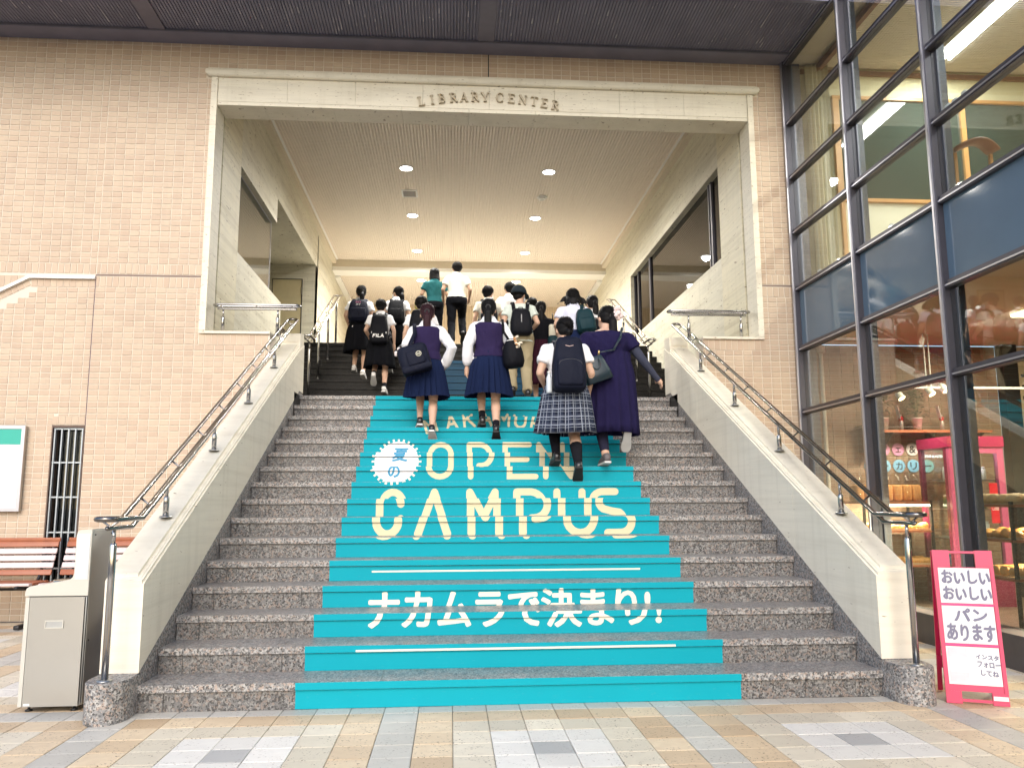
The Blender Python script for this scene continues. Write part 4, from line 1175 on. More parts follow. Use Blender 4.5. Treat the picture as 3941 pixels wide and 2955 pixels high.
def plant(x, y, z, h, n, label, seed):
    rnd = random.Random(seed)
    t = thing('potted_plant', label, 'plant', (x, y, z), group='plants on the cafe shelf')
    m = MB(); m.lathe((x, y, z), [(.045, 0), (.062, .14), (.066, .14), (.066, .155), (.05, .155), (.048, .13), (.001, .13)], 16); part('pot', m, POTM, t, True)
    m = MB(); s = MB()
    for i in range(n):
        a = rnd.uniform(0, 6.28); zz = .15 + h * (rnd.random() ** .8); r = (.03 + .14 * rnd.random()) * (1 - .45 * zz / (h + .15))
        c = Vector((x + r * math.cos(a), y + min(r * math.sin(a), .08), z + zz)); d = Vector((math.cos(a), math.sin(a), rnd.uniform(-.6, .5))).normalized()
        sd_ = d.cross(Vector((0, 0, 1))).normalized(); L = rnd.uniform(.025, .05); wd = L * .42
        m.add([c, c + d * L * .5 + sd_ * wd, c + d * L, c + d * L * .5 - sd_ * wd], [(0, 1, 2, 3)])
    for i in range(6):
        a = rnd.uniform(0, 6.28); s.tube([(x, y, z + .12), (x + .04 * math.cos(a), y + .04 * math.sin(a), z + .1 + h * .5), (x + .09 * math.cos(a), y + .05 * math.sin(a), z + .1 + h * .85)], .003, 5)
    part('leaves', m, LEAFM, t, kind='stuff'); part('stem', s, LEAFL, t)
plant(4.985, -.16, 2.112, .30, 150, 'potted plant with a low crown at the left end of the cafe shelf', 1)
plant(5.41, -.16, 2.112, .46, 420, 'big bushy potted plant in the middle of the cafe shelf', 2)
plant(6.02, -.16, 2.112, .40, 300, 'potted plant at the right end of the cafe shelf', 3)
for i, (x, lb) in enumerate(((5.22, 'little bottle with a red flower left of the big bushy plant'), (5.74, 'little bottle with a red flower right of the big bushy plant'))):
    t = thing('bottle', lb, 'bottle', (x, -.14, 2.112), group='small bottles on the cafe shelf')
    m = MB(); m.lathe((x, -.14, 2.112), [(.022, 0), (.024, .1), (.012, .14), (.011, .2)], 12); part('glass_body', m, STEELL, t, True)
    m = MB(); m.ell((x, -.14, 2.26), (.03, .025, .03)); part('red_flower', m, REDC, t, True)
    m = MB(); m.beam((x - .02, -.14, 2.25), (x - .05, -.14, 2.42), .06, .006); part('paper_wrap', m, PAPER, t)
t = thing('wall_speaker', 'dark box on the brick wall left of the letter signs', 'speaker', (4.78, -.12, 2.0))
m = MB(); m.rbox((4.80, -.10, 2.0), .085, .08, .15, .015); part('body', m, BLACKP, t, True)
m = MB(); m.box(4.70, 4.90, -.2, -.02, 2.155, 2.175); part('top_plate', m, STEEL, t)
rows = [('カフェ&', 4.862, 1.893, [(.62, .26, .42)] * 3 + [(.68, .58, .58)]), ('ベーカリー', 4.862, 1.690, [(.20, .42, .60)] * 4 + [(.26, .52, .54)])]
cnames = {0: ['first pink', 'second pink', 'third pink', 'pale ampersand'], 1: ['first blue', 'second blue with a bar', 'third blue', 'fourth blue', 'last blue green']}
for ri, (s, x0, z, cols) in enumerate(rows):
    for i, ch in enumerate(s):
        x = x0 + .1835 * i
        t = thing('letter_disc', '%s round letter sign of the %s row on the brick wall' % (cnames[ri][i], 'upper' if ri == 0 else 'lower'), 'letter sign', (x, -.01, z), group='round letter signs in the cafe')
        m = MB(); m.prism([(x + .077 * math.cos(2 * math.pi * k / 28), z + .077 * math.sin(2 * math.pi * k / 28)) for k in range(28)], lambda u, v, d: (u, d, v), -.012, -.003)
        part('disc', m, plain('letter disc', cols[i], .6, var=.02), t)
        if ch == 'ー': bx_ = (x - .045, x + .045, z - .011, z + .011)
        elif ch == 'ェ': bx_ = (x - .036, x + .036, z - .038, z + .022)
        else: bx_ = (x - .043, x + .043, z - .046, z + .046)
        part('character', text_mb(ch, *bx_, lambda u, v, d: (u, -.0135, v), offset=.015), INK, t)
# bread shelves
rb_ = random.Random(5)
ORD = ['first', 'second', 'third', 'fourth', 'fifth', 'sixth', 'seventh', 'eighth', 'ninth']
def shelf_unit(name, label, x0, x1, y0, y1, zs, ztop):
    t = thing(name, label, 'shelf', ((x0 + x1) / 2, (y0 + y1) / 2, .12))
    for z in zs:
        m = MB(); m.box(x0, x1, y0, y1, z - .022, z); part('board', m, WOODR, t)
    for x in (x0, x1 - .025):
        for y in (y0, y1 - .025):
            m = MB(); m.box(x, x + .025, y, y + .025, .12, ztop); part('upright', m, BLACKP, t)
    return t
def bread(x, y, z, rx, ry, rz_, mat_, label, grp, rot=0., twist=False):
    m = MB()
    if twist:
        for k in range(5):
            f = (k - 2) / 2.; m.ell((x + f * rx * .75 * math.cos(rot), y + f * rx * .75 * math.sin(rot), z + rz_ * .9), (rx * .36, ry * .8, rz_), 8, 6, Matrix.Rotation(rot + .6, 3, 'Z'))
    else:
        m.ell((x, y, z + rz_ * .8), (rx, ry, rz_), 12, 8, Matrix.Rotation(rot, 3, 'Z'))
    solo('bread_roll', m, mat_, label, 'bread', True, grp)
def tray(x0, x1, y0, y1, z, label):
    m = MB(); m.box(x0, x1, y0, y1, z + .001, z + .008)
    for a in ((x0, x1, y0, y0 + .012), (x0, x1, y1 - .012, y1)): m.box(a[0], a[1], a[2], a[3], z + .0082, z + .022)
    solo('bread_tray', m, TRAYM, label, 'tray', False, 'bread trays of the cafe')
shelf_unit('bread_shelf', 'bread shelf against the brown brick wall behind the handrail', 4.42, 5.24, -.62, -.12, (1.26, .935, .55), 1.27)
lev = ['top', 'middle', 'bottom']
for li, z in enumerate((.935, .55)):
    tray(4.45, 5.22, -.6, -.15, z, 'bamboo tray on the %s board against the brick wall' % lev[li + 1])
    for r in range(3):
        for k in range(7):
            bread(4.51 + .108 * k + rb_.uniform(-.01, .01), -.53 + .14 * r, z + .012, rb_.uniform(.055, .068), rb_.uniform(.04, .05), rb_.uniform(.032, .045), BREAD,
                  '%s bread, %s from the left in the %s row, %s tray by the brick wall' % ('twisted' if li == 1 else 'yellow', ORD[k], ['front', 'middle', 'back'][r], lev[li + 1]), 'breads on the shelf against the brick wall', rb_.uniform(-.5, .5), li == 1)
for k in range(7):
    x = 4.48 + .115 * k
    t = thing('bagged_loaf', 'clear bagged loaf, %s from the left on the board by the brick wall' % ORD[k], 'bread', (x, -.38, 1.26), group='bagged loaves')
    m = MB(); m.rbox((x, -.38, 1.36), .052, .09, .095, .03); part('loaf', m, LOAF, t, True)
    m = MB(); m.loft([[(x + r * .06 * math.cos(2 * math.pi * q / 12) * (1 + .12 * rb_.uniform(-1, 1)), -.38 + r * .1 * math.sin(2 * math.pi * q / 12) * (1 + .12 * rb_.uniform(-1, 1)), 1.262 + zz) for q in range(12)] for zz, r in ((0, 1.), (.12, 1.05), (.22, 1.0), (.29, .8), (.33, .35))], False)
    part('bag_film', m, CLEARB, t, True)
t = thing('strip_light', 'warm strip light under the top board against the brick wall', 'lamp', (4.83, -.6, 1.22))
m = MB(); m.box(4.45, 5.22, -.615, -.59, 1.205, 1.228); part('tube', m, STRIPY, t)
L = bpy.data.lights.new('strip glow', 'AREA'); L.shape = 'RECTANGLE'; L.size = .75; L.size_y = .05; L.energy = 26; L.color = (1., .86, .58)
o = bpy.data.objects.new('lamp_glow', L); COL.objects.link(o); o.parent = t; o.location = (0, .05, -.03); o.rotation_euler = (.35, 0, 0)
shelf_unit('bread_shelf', 'bread shelf standing close behind the glass by the street side', 4.36, 5.5, -3.15, -2.62, (1.235, .945, .63), 1.26)
for li, z in enumerate((1.235, .945, .63)):
    tray(4.38, 5.46, -3.13, -2.65, z, 'bamboo tray on the %s board close behind the glass' % lev[li])
    for r in range(4):
        for k in range(9):
            bread(4.445 + .118 * k + rb_.uniform(-.012, .012), -3.08 + .115 * r, z + .012, rb_.uniform(.058, .07), rb_.uniform(.05, .06), rb_.uniform(.036, .05), BREADP if li == 0 else BREAD,
                  '%s bread, %s from the left in the %s row, %s tray behind glass' % ('twisted' if li == 2 else 'round', ORD[k], ['front', 'second', 'third', 'back'][r], lev[li]), 'breads on the shelf behind the glass', rb_.uniform(-.6, .6), li == 2)
for z, lb in ((1.2, 'top'), (.91, 'middle')):
    t = thing('strip_light', 'warm strip light under the %s board close behind the glass' % lb, 'lamp', (4.9, -3.14, z))
    m = MB(); m.box(4.62, 5.4, -3.15, -3.13, z - .012, z + .010); part('tube', m, STRIPY, t)
    L = bpy.data.lights.new('strip glow', 'AREA'); L.shape = 'RECTANGLE'; L.size = .8; L.size_y = .05; L.energy = 26; L.color = (1., .86, .58)
    o = bpy.data.objects.new('lamp_glow', L); COL.objects.link(o); o.parent = t; o.location = (.1, .06, -.03); o.rotation_euler = (.35, 0, 0)
# fridge
fx0, fx1, fy0, fy1, fz0, fz1 = 5.27, 5.91, -.95, -.36, .12, 1.98
f = thing('drinks_fridge', 'tall pink glass door display fridge in the cafe', 'fridge', ((fx0 + fx1) / 2, (fy0 + fy1) / 2, .12))
m = MB(); m.box(fx0, fx1, fy0, fy1, fz0, .42); part('base', m, MAROON, f)
m = MB(); m.box(fx0 - .01, fx1 + .01, fy0 - .012, fy1, 1.86, fz1); part('top_box', m, DKPINK, f)
for a in ((fx0, fx0 + .05, fy1 - .05, fy1), (fx1 - .05, fx1, fy1 - .05, fy1), (fx0, fx0 + .05, fy0 + .05, fy0 + .1), (fx1 - .05, fx1, fy0 + .05, fy0 + .1)):
    m = MB(); m.box(*a, .42, 1.86); part('corner_post', m, MAROON, f)
for a in ((fx0, fx0 + .075, .42, 1.858), (fx1 - .075, fx1, .42, 1.858), (fx0 + .075, fx1 - .075, .42, .50), (fx0 + .075, fx1 - .075, 1.79, 1.858)):
    m = MB(); m.box(a[0] + .001, a[1] - .001, fy0, fy0 + .045, a[2] + .001, a[3]); part('door_frame', m, PINKF, f)
m = MB(); m.box(fx0 + .076, fx1 - .076, fy0 + .015, fy0 + .02, .5, 1.79); part('door_glass', m, GLASSC, f)
m = MB(); m.box(fx0 + .02, fx0 + .025, fy0 + .1, fy1 - .05, .42, 1.86); part('side_glass', m, GLASSC, f)
m = MB(); m.box(fx0 + .05, fx1 - .05, fy1 - .012, fy1 - .005, .42, 1.86); part('back_glass', m, GLASSC, f)
m = MB(); m.box(fx0 + .06, fx1 - .06, fy0 + .1, fy0 + .13, 1.80, 1.83); part('inner_light', m, FRLIT, f)
m = MB(); m.box(fx1 - .20, fx1 - .105, fy0 - .006, fy0 - .002, 1.02, 1.46); ps = part('red_poster', m, REDC, f)
part('poster_text', text_mb('Cola', fx1 - .192, fx1 - .113, 1.16, 1.21, lambda u, v, d: (u, fy0 - .0075, v)), PAPER, ps)
rj = random.Random(9)
for si, z in enumerate((1.50, 1.18, .86, .55)):
    m = MB(); m.box(fx0 + .055, fx1 - .055, fy0 + .11, fy1 - .06, z - .012, z); part('shelf', m, STEEL, f)
    for k in range(6):
        x = fx0 + .11 + .083 * k; y = fy0 + .2 + rj.uniform(0, .12)
        t = thing('jar', 'small %s jar, %s from the left inside the pink fridge' % (['silver grey', 'pale green', 'white', 'blue'][si], ORD[k]), 'jar', (x, y, z), group='jars in the pink fridge')
        hh = rj.uniform(.10, .15)
        m = MB(); m.lathe((x, y, z), [(.028, 0), (.032, .01), (.032, hh), (.02, hh + .01)], 12); part('body', m, [STEELL, LEAFL, PAPER, BLUEL][si], t, True)
        m = MB(); m.lathe((x, y, z + hh + .01), [(.024, 0), (.024, .02), (.001, .021)], 12); part('lid', m, PLAST, t, True)
# track lights
tr = thing('light_track', 'pale ceiling track with spot lamps in the cafe', 'light track', (5.3, -.7, 2.56))
m = MB(); m.box(4.85, 6.9, -.72, -.68, 2.55, 2.575); part('rail', m, PLAST, tr)
for x in (5.235, 5.29, 6.6):
    m = MB(); m.tube([(x, -.7, 2.57), (x, -.7, 3.198)], .008, 6); part('hanger', m, PLAST, tr)
for i, (x, z, lb) in enumerate(((4.885, 2.45, 'left end'), (5.255, 2.50, 'middle'), (5.425, 2.54, 'right'))):
    t = thing('spot_lamp', 'cream spot lamp at the %s of the cafe track' % lb, 'spot lamp', (x, -.72, z), group='spot lamps of the cafe track')
    d = Vector((.25, -.5, -.8)).normalized(); c = Vector((x, -.72, z + .02))
    m = MB(); m.tube([c - d * .06, c - d * .03, c + d * .05], [.018, .036, .045], 14); part('shade', m, POTM, t, True)
    m = MB(); m.tube([c + d * .048, c + d * .052], .040, 14); part('bulb', m, LAMPY, t)
    m = MB(); m.tube([c - d * .03, (x, -.70, 2.555)], .008, 6); part('arm', m, PLAST, t)
    L = bpy.data.lights.new('spot', 'SPOT'); L.energy = 40; L.color = (1., .88, .68); L.spot_size = 2.4; L.spot_blend = .8; L.shadow_soft_size = .04
    o = bpy.data.objects.new('lamp_glow', L); COL.objects.link(o); o.parent = t; o.location = (.02, -.05, -.04)
L = bpy.data.lights.new('cafe lamp', 'AREA'); L.energy = 95; L.size = 1.2; L.color = (1., .84, .6)
t = thing('ceiling_panel', 'square warm ceiling lamp inside the cafe', 'ceiling lamp', (5.9, -2.0, 3.19))
m = MB(); m.box(5.6, 6.2, -2.3, -1.7, 3.17, 3.198); part('lamp_panel', m, LAMPY, t)
o = bpy.data.objects.new('lamp_glow', L); COL.objects.link(o); o.parent = t; o.location = (0, 0, -.05)
t = thing('potted_palm', 'spiky dark plant low behind the glass by the sign', 'plant', (4.75, -3.9, .12))
m = MB(); m.lathe((4.75, -3.9, .12), [(.1, 0), (.13, .2), (.001, .19)], 14); part('pot', m, BLACKP, t, True)
m = MB()
for i in range(34):
    a = random.uniform(0, 6.28); L_ = random.uniform(.15, .3); b = Vector((4.75, -3.9, .30)); e = b + Vector((math.cos(a) * L_, math.sin(a) * L_, random.uniform(.02, .22)))
    sd_ = Vector((-math.sin(a), math.cos(a), 0)) * .012; mid = (b + e) / 2 + Vector((0, 0, .05))
    m.add([b - sd_ * .5, b + sd_ * .5, mid + sd_, e, mid - sd_], [(0, 1, 2, 3, 4)])
part('leaves', m, LEAFM, t, kind='stuff')
# ================================================================ drinking fountain
fo = thing('drinking_fountain', 'stainless steel drinking fountain with a tall back and hollow door handle', 'fountain', (-2.73, -4.0, 0))
X0, X1, YA, YBk = -2.915, -2.542, -4.14, -3.80
m = MB(); m.rbox(((X0 + X1) / 2, (YA + YBk) / 2 + .005, .365), (X1 - X0) / 2 - .004, (YBk - YA) / 2 - .006, .335, .012); part('cabinet', m, STEEL, fo, True)
m = MB(); m.box(X0 + .030, X1 - .012, YA - .012, YA + .0, .035, .693); dr = part('door_panel', m, STEEL, fo)
m = MB(); m.box(X0 + .002, X0 + .026, YA - .010, YA + .002, .035, .693); part('edge_strip', m, STEELL, fo)
hx, hz = -2.727, .527
m = MB()
for a in ((hx - .05, hx + .05, hz + .018, hz + .024), (hx - .05, hx + .05, hz - .024, hz - .018), (hx - .056, hx - .05, hz - .024, hz + .024), (hx + .05, hx + .056, hz - .024, hz + .024)): m.box(a[0], a[1], YA - .018, YA - .011, a[2], a[3])
hd = part('handle', m, STEELL, dr)
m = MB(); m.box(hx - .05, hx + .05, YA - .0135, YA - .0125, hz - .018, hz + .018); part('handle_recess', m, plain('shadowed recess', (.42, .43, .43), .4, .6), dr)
m = MB(); m.box(X0 + .04, X0 + .075, YA - .0132, YA - .0122, .042, .054); part('maker_plate', m, PAPER, dr)
# top deck and tall back in one side profile, extruded across the depth
pr = [(X0 - .004, .70)]
pr += [(X0 - .004, .725), (X0 + .004, .748), (X0 + .022, .760), (X0 + .12, .775), (X0 + .225, .792), (X0 + .262, .800), (X0 + .278, .815), (X0 + .284, .840), (X0 + .284, 1.075), (X0 + .290, 1.098), (X0 + .305, 1.108), (X1 + .004, 1.112), (X1 + .004, .70)]
m = MB(); m.prism(pr[::-1], lambda u, v, d: (u, d, v), YA - .010, YBk); tp = part('basin_top', m, STEELL, fo); smooth_by_angle(tp, 30)
m = MB(); m.box(X0 + .29, X1 - .003, YA - .013, YA - .0105, .80, 1.085); part('back_plate', m, plain('pale blue steel', (.62, .66, .70), .3, .4), fo)
m = MB(); m.box(X1 + .0042, X1 + .006, YA + .002, YBk - .01, .04, 1.10); part('side_plate', m, STEEL, fo)
for y_, z_ in ((YA + .04, 1.075), (YBk - .05, 1.075), (YA + .04, .42), (YBk - .05, .42), (YA + .04, .07)):
    m = MB(); m.tube([(X1 + .0055, y_, z_), (X1 + .0085, y_, z_)], .006, 8); part('screw', m, BLACKP, fo, True)
m = MB(); m.lathe((-2.72, -3.97, .772), [(.10, .008), (.105, .014), (.11, .010), (.11, 0)], 20); part('basin_rim', m, CHROME, fo, True)
m = MB(); m.limb([(-2.66, -3.9, .79), (-2.66, -3.9, .86), (-2.70, -3.9, .88)], [.010, .009, .008], 8); part('spout', m, CHROME, fo, True)
for x, y in ((X0 + .05, YA + .04), (X1 - .05, YA + .04), (X0 + .05, YBk - .04), (X1 - .05, YBk - .04)):
    m = MB(); m.lathe((x, y, 0), [(.022, 0), (.022, .008), (.008, .014), (.008, .035)], 12); part('foot', m, BLACKP, fo, True)

# ================================================================ benches
def bench(x0, x1, label):
    t = thing('bench', label, 'bench', ((x0 + x1) / 2, -.45, 0), group='wooden benches under the notice board')
    n = 0
    for k in range(5):      # backrest slats, from the seat up, leaning back
        z = .515 + .073 * k; y = -.32 + .030 * k
        m = MB(); m.rbox(((x0 + x1) / 2 - .0 + .012 * k * 0, y, z + .03), (x1 - x0) / 2, .011, .0305, .006, Matrix.Rotation(-.38, 3, 'X')); part('back_slat', m, WOODL if 0 < k < 4 else WOODR, t, True)
    m = MB(); m.rbox(((x0 + x1) / 2, -.165, .885), (x1 - x0) / 2, .014, .022, .008); part('top_rail', m, WOODR, t, True)
    for k in range(5):
        m = MB(); m.rbox(((x0 + x1) / 2, -.745 + .085 * k, .455), (x1 - x0) / 2, .036, .013, .007); part('seat_slat', m, WOODR if k else WOODL, t, True)
    for x in (x0 + .12, x1 - .12):
        m = MB(); m.tube([(x, -.80, .425), (x, -.40, .415), (x, -.33, .50), (x, -.15, .86)], .018, 8); m.tube([(x, -.45, .42), (x, -.45, .04)], .022, 8)
        fr_ = part('frame', m, BLACKP, t, True)
        m = MB(); m.rbox((x, -.47, .025), .03, .26, .022, .012); part('foot', m, BLACKP, fr_, True)
    m = MB(); m.tube([(x0 + .1, -.62, .40), (x1 - .1, -.62, .40)], .014, 8); part('cross_bar', m, BLACKP, t, True)
bench(-6.2, -4.545, 'slatted wooden bench under the notice board')
bench(-4.455, -2.95, 'slatted wooden bench mostly behind the steel fountain')

# ================================================================ A board sign
sg = thing('board_sign', 'pink plastic A board sign with three handwritten white sheets', 'sign', (3.062, -4.49, 0), rz=math.atan2(-.141, .318))
Ws, Hs, LEAN = .352, .955, math.radians(9.5)
RL = Matrix.Rotation(-LEAN, 3, 'X')
def sp(u, v, d):            # u across, v up along the board, d outwards (towards the reader)
    return RL @ Vector((u, -d, v))
def sbox(mb, u0, u1, v0, v1, d0, d1):
    vs = [sp(u, v, d) for d in (d0, d1) for u, v in ((u0, v0), (u1, v0), (u1, v1), (u0, v1))]
    mb.add(vs, [(0, 1, 2, 3), (7, 6, 5, 4), (0, 4, 5, 1), (1, 5, 6, 2), (2, 6, 7, 3), (3, 7, 4, 0)]); return mb
h = Ws / 2
bd = MB()
sbox(bd, -h, h, .075, .845, -.012, .008)
for a in ((-h, -.075, .845, .955), (.075, h, .845, .955), (-h, -.085, .0, .075), (.085, h, .0, .075)): sbox(bd, *a, -.014, .012)
sbox(bd, -.075, .075, .935, .95, -.012, .010)
sbox(bd, -.085, .085, .012, .03, -.012, .004)
pb = part('front_board', bd, PINK, sg, world=False)
m = MB()
for a in ((-h, -h + .022), (h - .022, h)): sbox(m, a[0], a[1], .075, .845, .008, .016)
part('side_rim', m, PINK, sg, world=False)
m = MB()
for v in (.355, .605): sbox(m, -h + .022, h - .022, v - .006, v + .006, .008, .014)
part('divider', m, plain('magenta divider', (.62, .02, .20), .35), sg, world=False)
sheets = [(.615, .840), (.365, .598), (.115, .345)]
txts = [[('おいしい', -.135, .150, .735, .826), ('おいしい', -.135, .150, .632, .722)], [('パン', -.085, .110, .500, .585), ('あります', -.135, .145, .380, .487)],
        [('インスタ', .015, .145, .270, .302), ('フォロー', .020, .150, .222, .258), ('してね', .035, .135, .172, .208)]]
for (v0, v1), tx in zip(sheets, txts):
    m = MB(); sbox(m, -h + .026, h - .026, v0, v1, .0085, .0100); shp = part('paper_sheet', m, PAPER, sg, world=False)
    for s, u0, u1, a, b in tx:
        big = b - a > .05; hw_ = MB(); q_ = .0042 if big else .0016
        for i_, (du, dv) in enumerate(((0, 0), (q_, .4 * q_), (-q_, -.4 * q_), (.3 * q_, q_), (-.3 * q_, -q_), (q_ * .7, -q_ * .6))):     # a broad marker line, laid on in passes
            def fn(u, v, d, du=du, dv=dv, i_=i_): return sp(u + du, v + dv + .003 * math.sin(u * 40), .0112 + .00015 * i_)
            k_ = text_mb(s, u0 + q_, u1 - q_, a + q_, b - q_, fn); hw_.add(k_.v, k_.f)
        part('handwriting', hw_, MARK, shp, world=False)
m = MB(); sbox(m, -h + .034, -.03, .13, .335, .0101, .0106); part('pasted_print', m, plain('pale grey print', (.62, .63, .66), .6), sg, world=False)
m = MB(); sbox(m, -h + .042, -.036, .19, .280, .0107, .0112); part('pasted_card', m, PAPER, sg, world=False)
m = MB(); sbox(m, .09, h - .004, .03, .055, .0122, .0132); part('maker_label', m, PAPER, sg, world=False)
m = MB()
for a in ((-h, -h + .03), (h - .03, h)):
    vs = []
    top = sp(0, .93, -.03)
    m.obox(((a[0] + a[1]) / 2, top.y + .10, .47), .015, .008, .47, Matrix.Rotation(LEAN * .9, 3, 'X') )
m.obox((0, .30, .20), h, .007, .04, Matrix.Rotation(LEAN, 3, 'X'))
part('rear_leg', m, PINK, sg, world=False)
# ================================================================ people
SKIN = plain('skin', (.60, .385, .275), .55, spec=.35, var=.06, vs=15)
SKINB = plain('warm skin', (.46, .285, .195), .55, spec=.35, var=.06, vs=15)
def hairmat(name, c):
    t = NT(name); t.p(.55, 0, .16)
    v = t.pos((1, 1, .12))
    n = t.noise(v, 160, 3); t.col(t.mix(n, sc(c, .5), sc(c, 1.7))); t.bump(n, .5, .006); return t.m
HAIR = hairmat('black hair', (.006, .0055, .006)); HAIRR = hairmat('reddish black hair', (.028, .010, .014))
C_SHIRT = cloth('white shirt cotton', (.80, .80, .82)); C_SHIRTC = cloth('cream shirt cotton', (.72, .69, .60)); C_SHIRTB = cloth('pale blue shirt', (.68, .70, .82))
C_VEST = cloth('violet knit vest', (.025, .017, .058), weave=200); C_NAVY = cloth('navy skirt wool', (.008, .015, .05), folds=.25); C_BLACK = cloth('black cloth', (.005, .0055, .008), folds=.3)
C_TEAL = cloth('teal blouse', (.018, .10, .11)); C_MINT = cloth('pale mint shirt', (.60, .66, .60)); C_KHAKI = cloth('khaki cotton', (.36, .30, .185)); C_DRESS = cloth('violet dress cloth', (.015, .012, .050), folds=.7)
C_SLEEVE = cloth('slate arm cover', (.05, .055, .085)); C_LEG = cloth('dark leggings', (.022, .022, .045), folds=.3); C_MAROON = cloth('dark maroon skirt', (.035, .008, .018)); C_SOCK = cloth('black sock', (.010, .010, .014), folds=.2)
C_BAGN = cloth('navy bag nylon', (.008, .010, .022), .6, folds=.6); C_BAGK = cloth('black bag nylon', (.0055, .006, .009), .6, folds=.6); C_BAGT = cloth('teal bag nylon', (.008, .032, .042), .5, folds=.5)
LEATH = plain('dark teal leather', (.012, .026, .036), .35, spec=.5, var=.15); SHOEB = plain('black shoe leather', (.012, .011, .012), .28, spec=.6); SHOEW = plain('white sneaker', (.74, .73, .71), .55, var=.06); SOLEW = plain('white sole', (.68, .68, .66), .6); SHOEG = plain('grey sandal', (.12, .11, .115), .6)
SOLEB = plain('black sole', (.015, .015, .015), .7); MASKM = plain('white mask', (.80, .82, .84), .8)
t_ = NT('plaid wool'); t_.p(.85, 0, .2)
uvx = t_.n('ShaderNodeTexCoord').outputs['UV']; sx_ = t_.n('ShaderNodeSeparateXYZ'); t_.l(uvx, sx_.inputs[0])
def band(src, freq, off, wdt):
    m1 = t_.n('ShaderNodeMath', _operation='MULTIPLY_ADD'); t_.l(src, m1.inputs[0]); m1.inputs[1].default_value = freq; m1.inputs[2].default_value = off
    m2 = t_.n('ShaderNodeMath', _operation='FRACT'); t_.l(m1.outputs[0], m2.inputs[0])
    m3 = t_.n('ShaderNodeMath', _operation='LESS_THAN'); t_.l(m2.outputs[0], m3.inputs[0]); m3.inputs[1].default_value = wdt; return m3.outputs[0]
cc_ = (.022, .030, .058)
cc_ = t_.mix(band(sx_.outputs[0], 22, .3, .4), cc_, (.012, .016, .034)); cc_ = t_.mix(band(sx_.outputs[1], 9, .2, .4), cc_, (.05, .06, .095), 'MIX')
for s_, f_, o_, w_ in ((0, 22, 0., .09), (1, 9, 0., .09), (0, 22, .62, .05), (1, 9, .62, .05)): cc_ = t_.mix(band(sx_.outputs[s_], f_, o_, w_), cc_, (.30, .33, .39))
t_.col(cc_); C_PLAID = t_.m

from mathutils import noise as mn
def remesh_obj(name, mb, vox, m, parent, smooth_it=6, fold=0., zc=None):
    # overlapping closed shapes fused into one continuous skin
    me = mb.mesh(name); o = bpy.data.objects.new(name, me); COL.objects.link(o)
    md = o.modifiers.new('r', 'REMESH'); md.mode = 'VOXEL'; md.voxel_size = vox; md.adaptivity = 0.
    ms = o.modifiers.new('s', 'SMOOTH'); ms.factor = .5; ms.iterations = smooth_it
    dg = bpy.context.evaluated_depsgraph_get()
    m2 = bpy.data.meshes.new_from_object(o.evaluated_get(dg))
    bpy.data.objects.remove(o); bpy.data.meshes.remove(me); m2.name = name
    if fold:      # creases and folds pressed into the cloth
        of = Vector((len(m2.vertices) % 97 * .37, 3.1, 1.7)); nr = [v.normal.copy() for v in m2.vertices]
        for v, nn in zip(m2.vertices, nr):
            c = v.co; q = Vector((c.x * 9 + c.z * 3.5, c.y * 9, c.z * 6.5 - abs(c.x) * 5)) + of
            h = 1 - abs(mn.noise(q)) * 2.2; h2 = mn.noise(q * 2.3)
            k_ = 1. if zc is None else max(0., min(1., (c.z - zc) / .09))
            v.co = c + nn * fold * k_ * (max(0. if zc is None else -.6, h) * .8 + (max(0., h2) if zc is None else h2) * .5)
    return link(name, m2, m, parent, True)
def lerp(a, b, t): return Vector(a) * (1 - t) + Vector(b) * t
def ik(hip, ank, l1, l2, fw=Vector((0, 1, 0))):
    hip, ank = Vector(hip), Vector(ank); d = ank - hip; L = min(d.length, (l1 + l2) * .995); dn = d.normalized()
    a = (l1 * l1 - l2 * l2 + L * L) / (2 * L); hgt = math.sqrt(max(0, l1 * l1 - a * a))
    pf = (fw - dn * fw.dot(dn)).normalized(); return hip + dn * a + pf * hgt, hip + dn * L
def hand(mb, wr, d, up, side, s, curl=.5, r=1.):
    # palm, four unequal bent fingers and a thumb off the side of the palm; d along the hand, up = back of hand
    d = d.normalized(); up = (up - d * up.dot(d)).normalized(); ac = d.cross(up)      # across
    pl = .085 * s
    mb.limb([wr, wr + d * pl * .5, wr + d * pl], [.024 * s, .030 * s, .029 * s], 8)
    mb.limb([wr + d * pl * .9 - ac * .022 * s, wr + d * pl * .9 + ac * .022 * s], [.013 * s] * 2, 6)
    for i, (o, L) in enumerate(((-.027, .062), (-.009, .074), (.009, .070), (.026, .055))):
        b = wr + d * pl * .95 + ac * o * s; q = (d - up * curl * .6).normalized(); q2 = (d - up * curl * 1.7).normalized()
        p1 = b + q * L * .5 * s; p2 = p1 + q2 * L * .5 * s
        mb.limb([b, p1, p2], [.0092 * s * r, .0086 * s * r, .0075 * s * r], 6)
    b = wr + d * pl * .3 + ac * side * .025 * s; q = (d * .7 + ac * side * .75 - up * .25).normalized(); q2 = (d * .95 + ac * side * .15 - up * .35).normalized()
    mb.limb([b, b + q * .035 * s, b + q * .035 * s + q2 * .032 * s], [.012 * s * r, .0105 * s * r, .009 * s * r], 6)
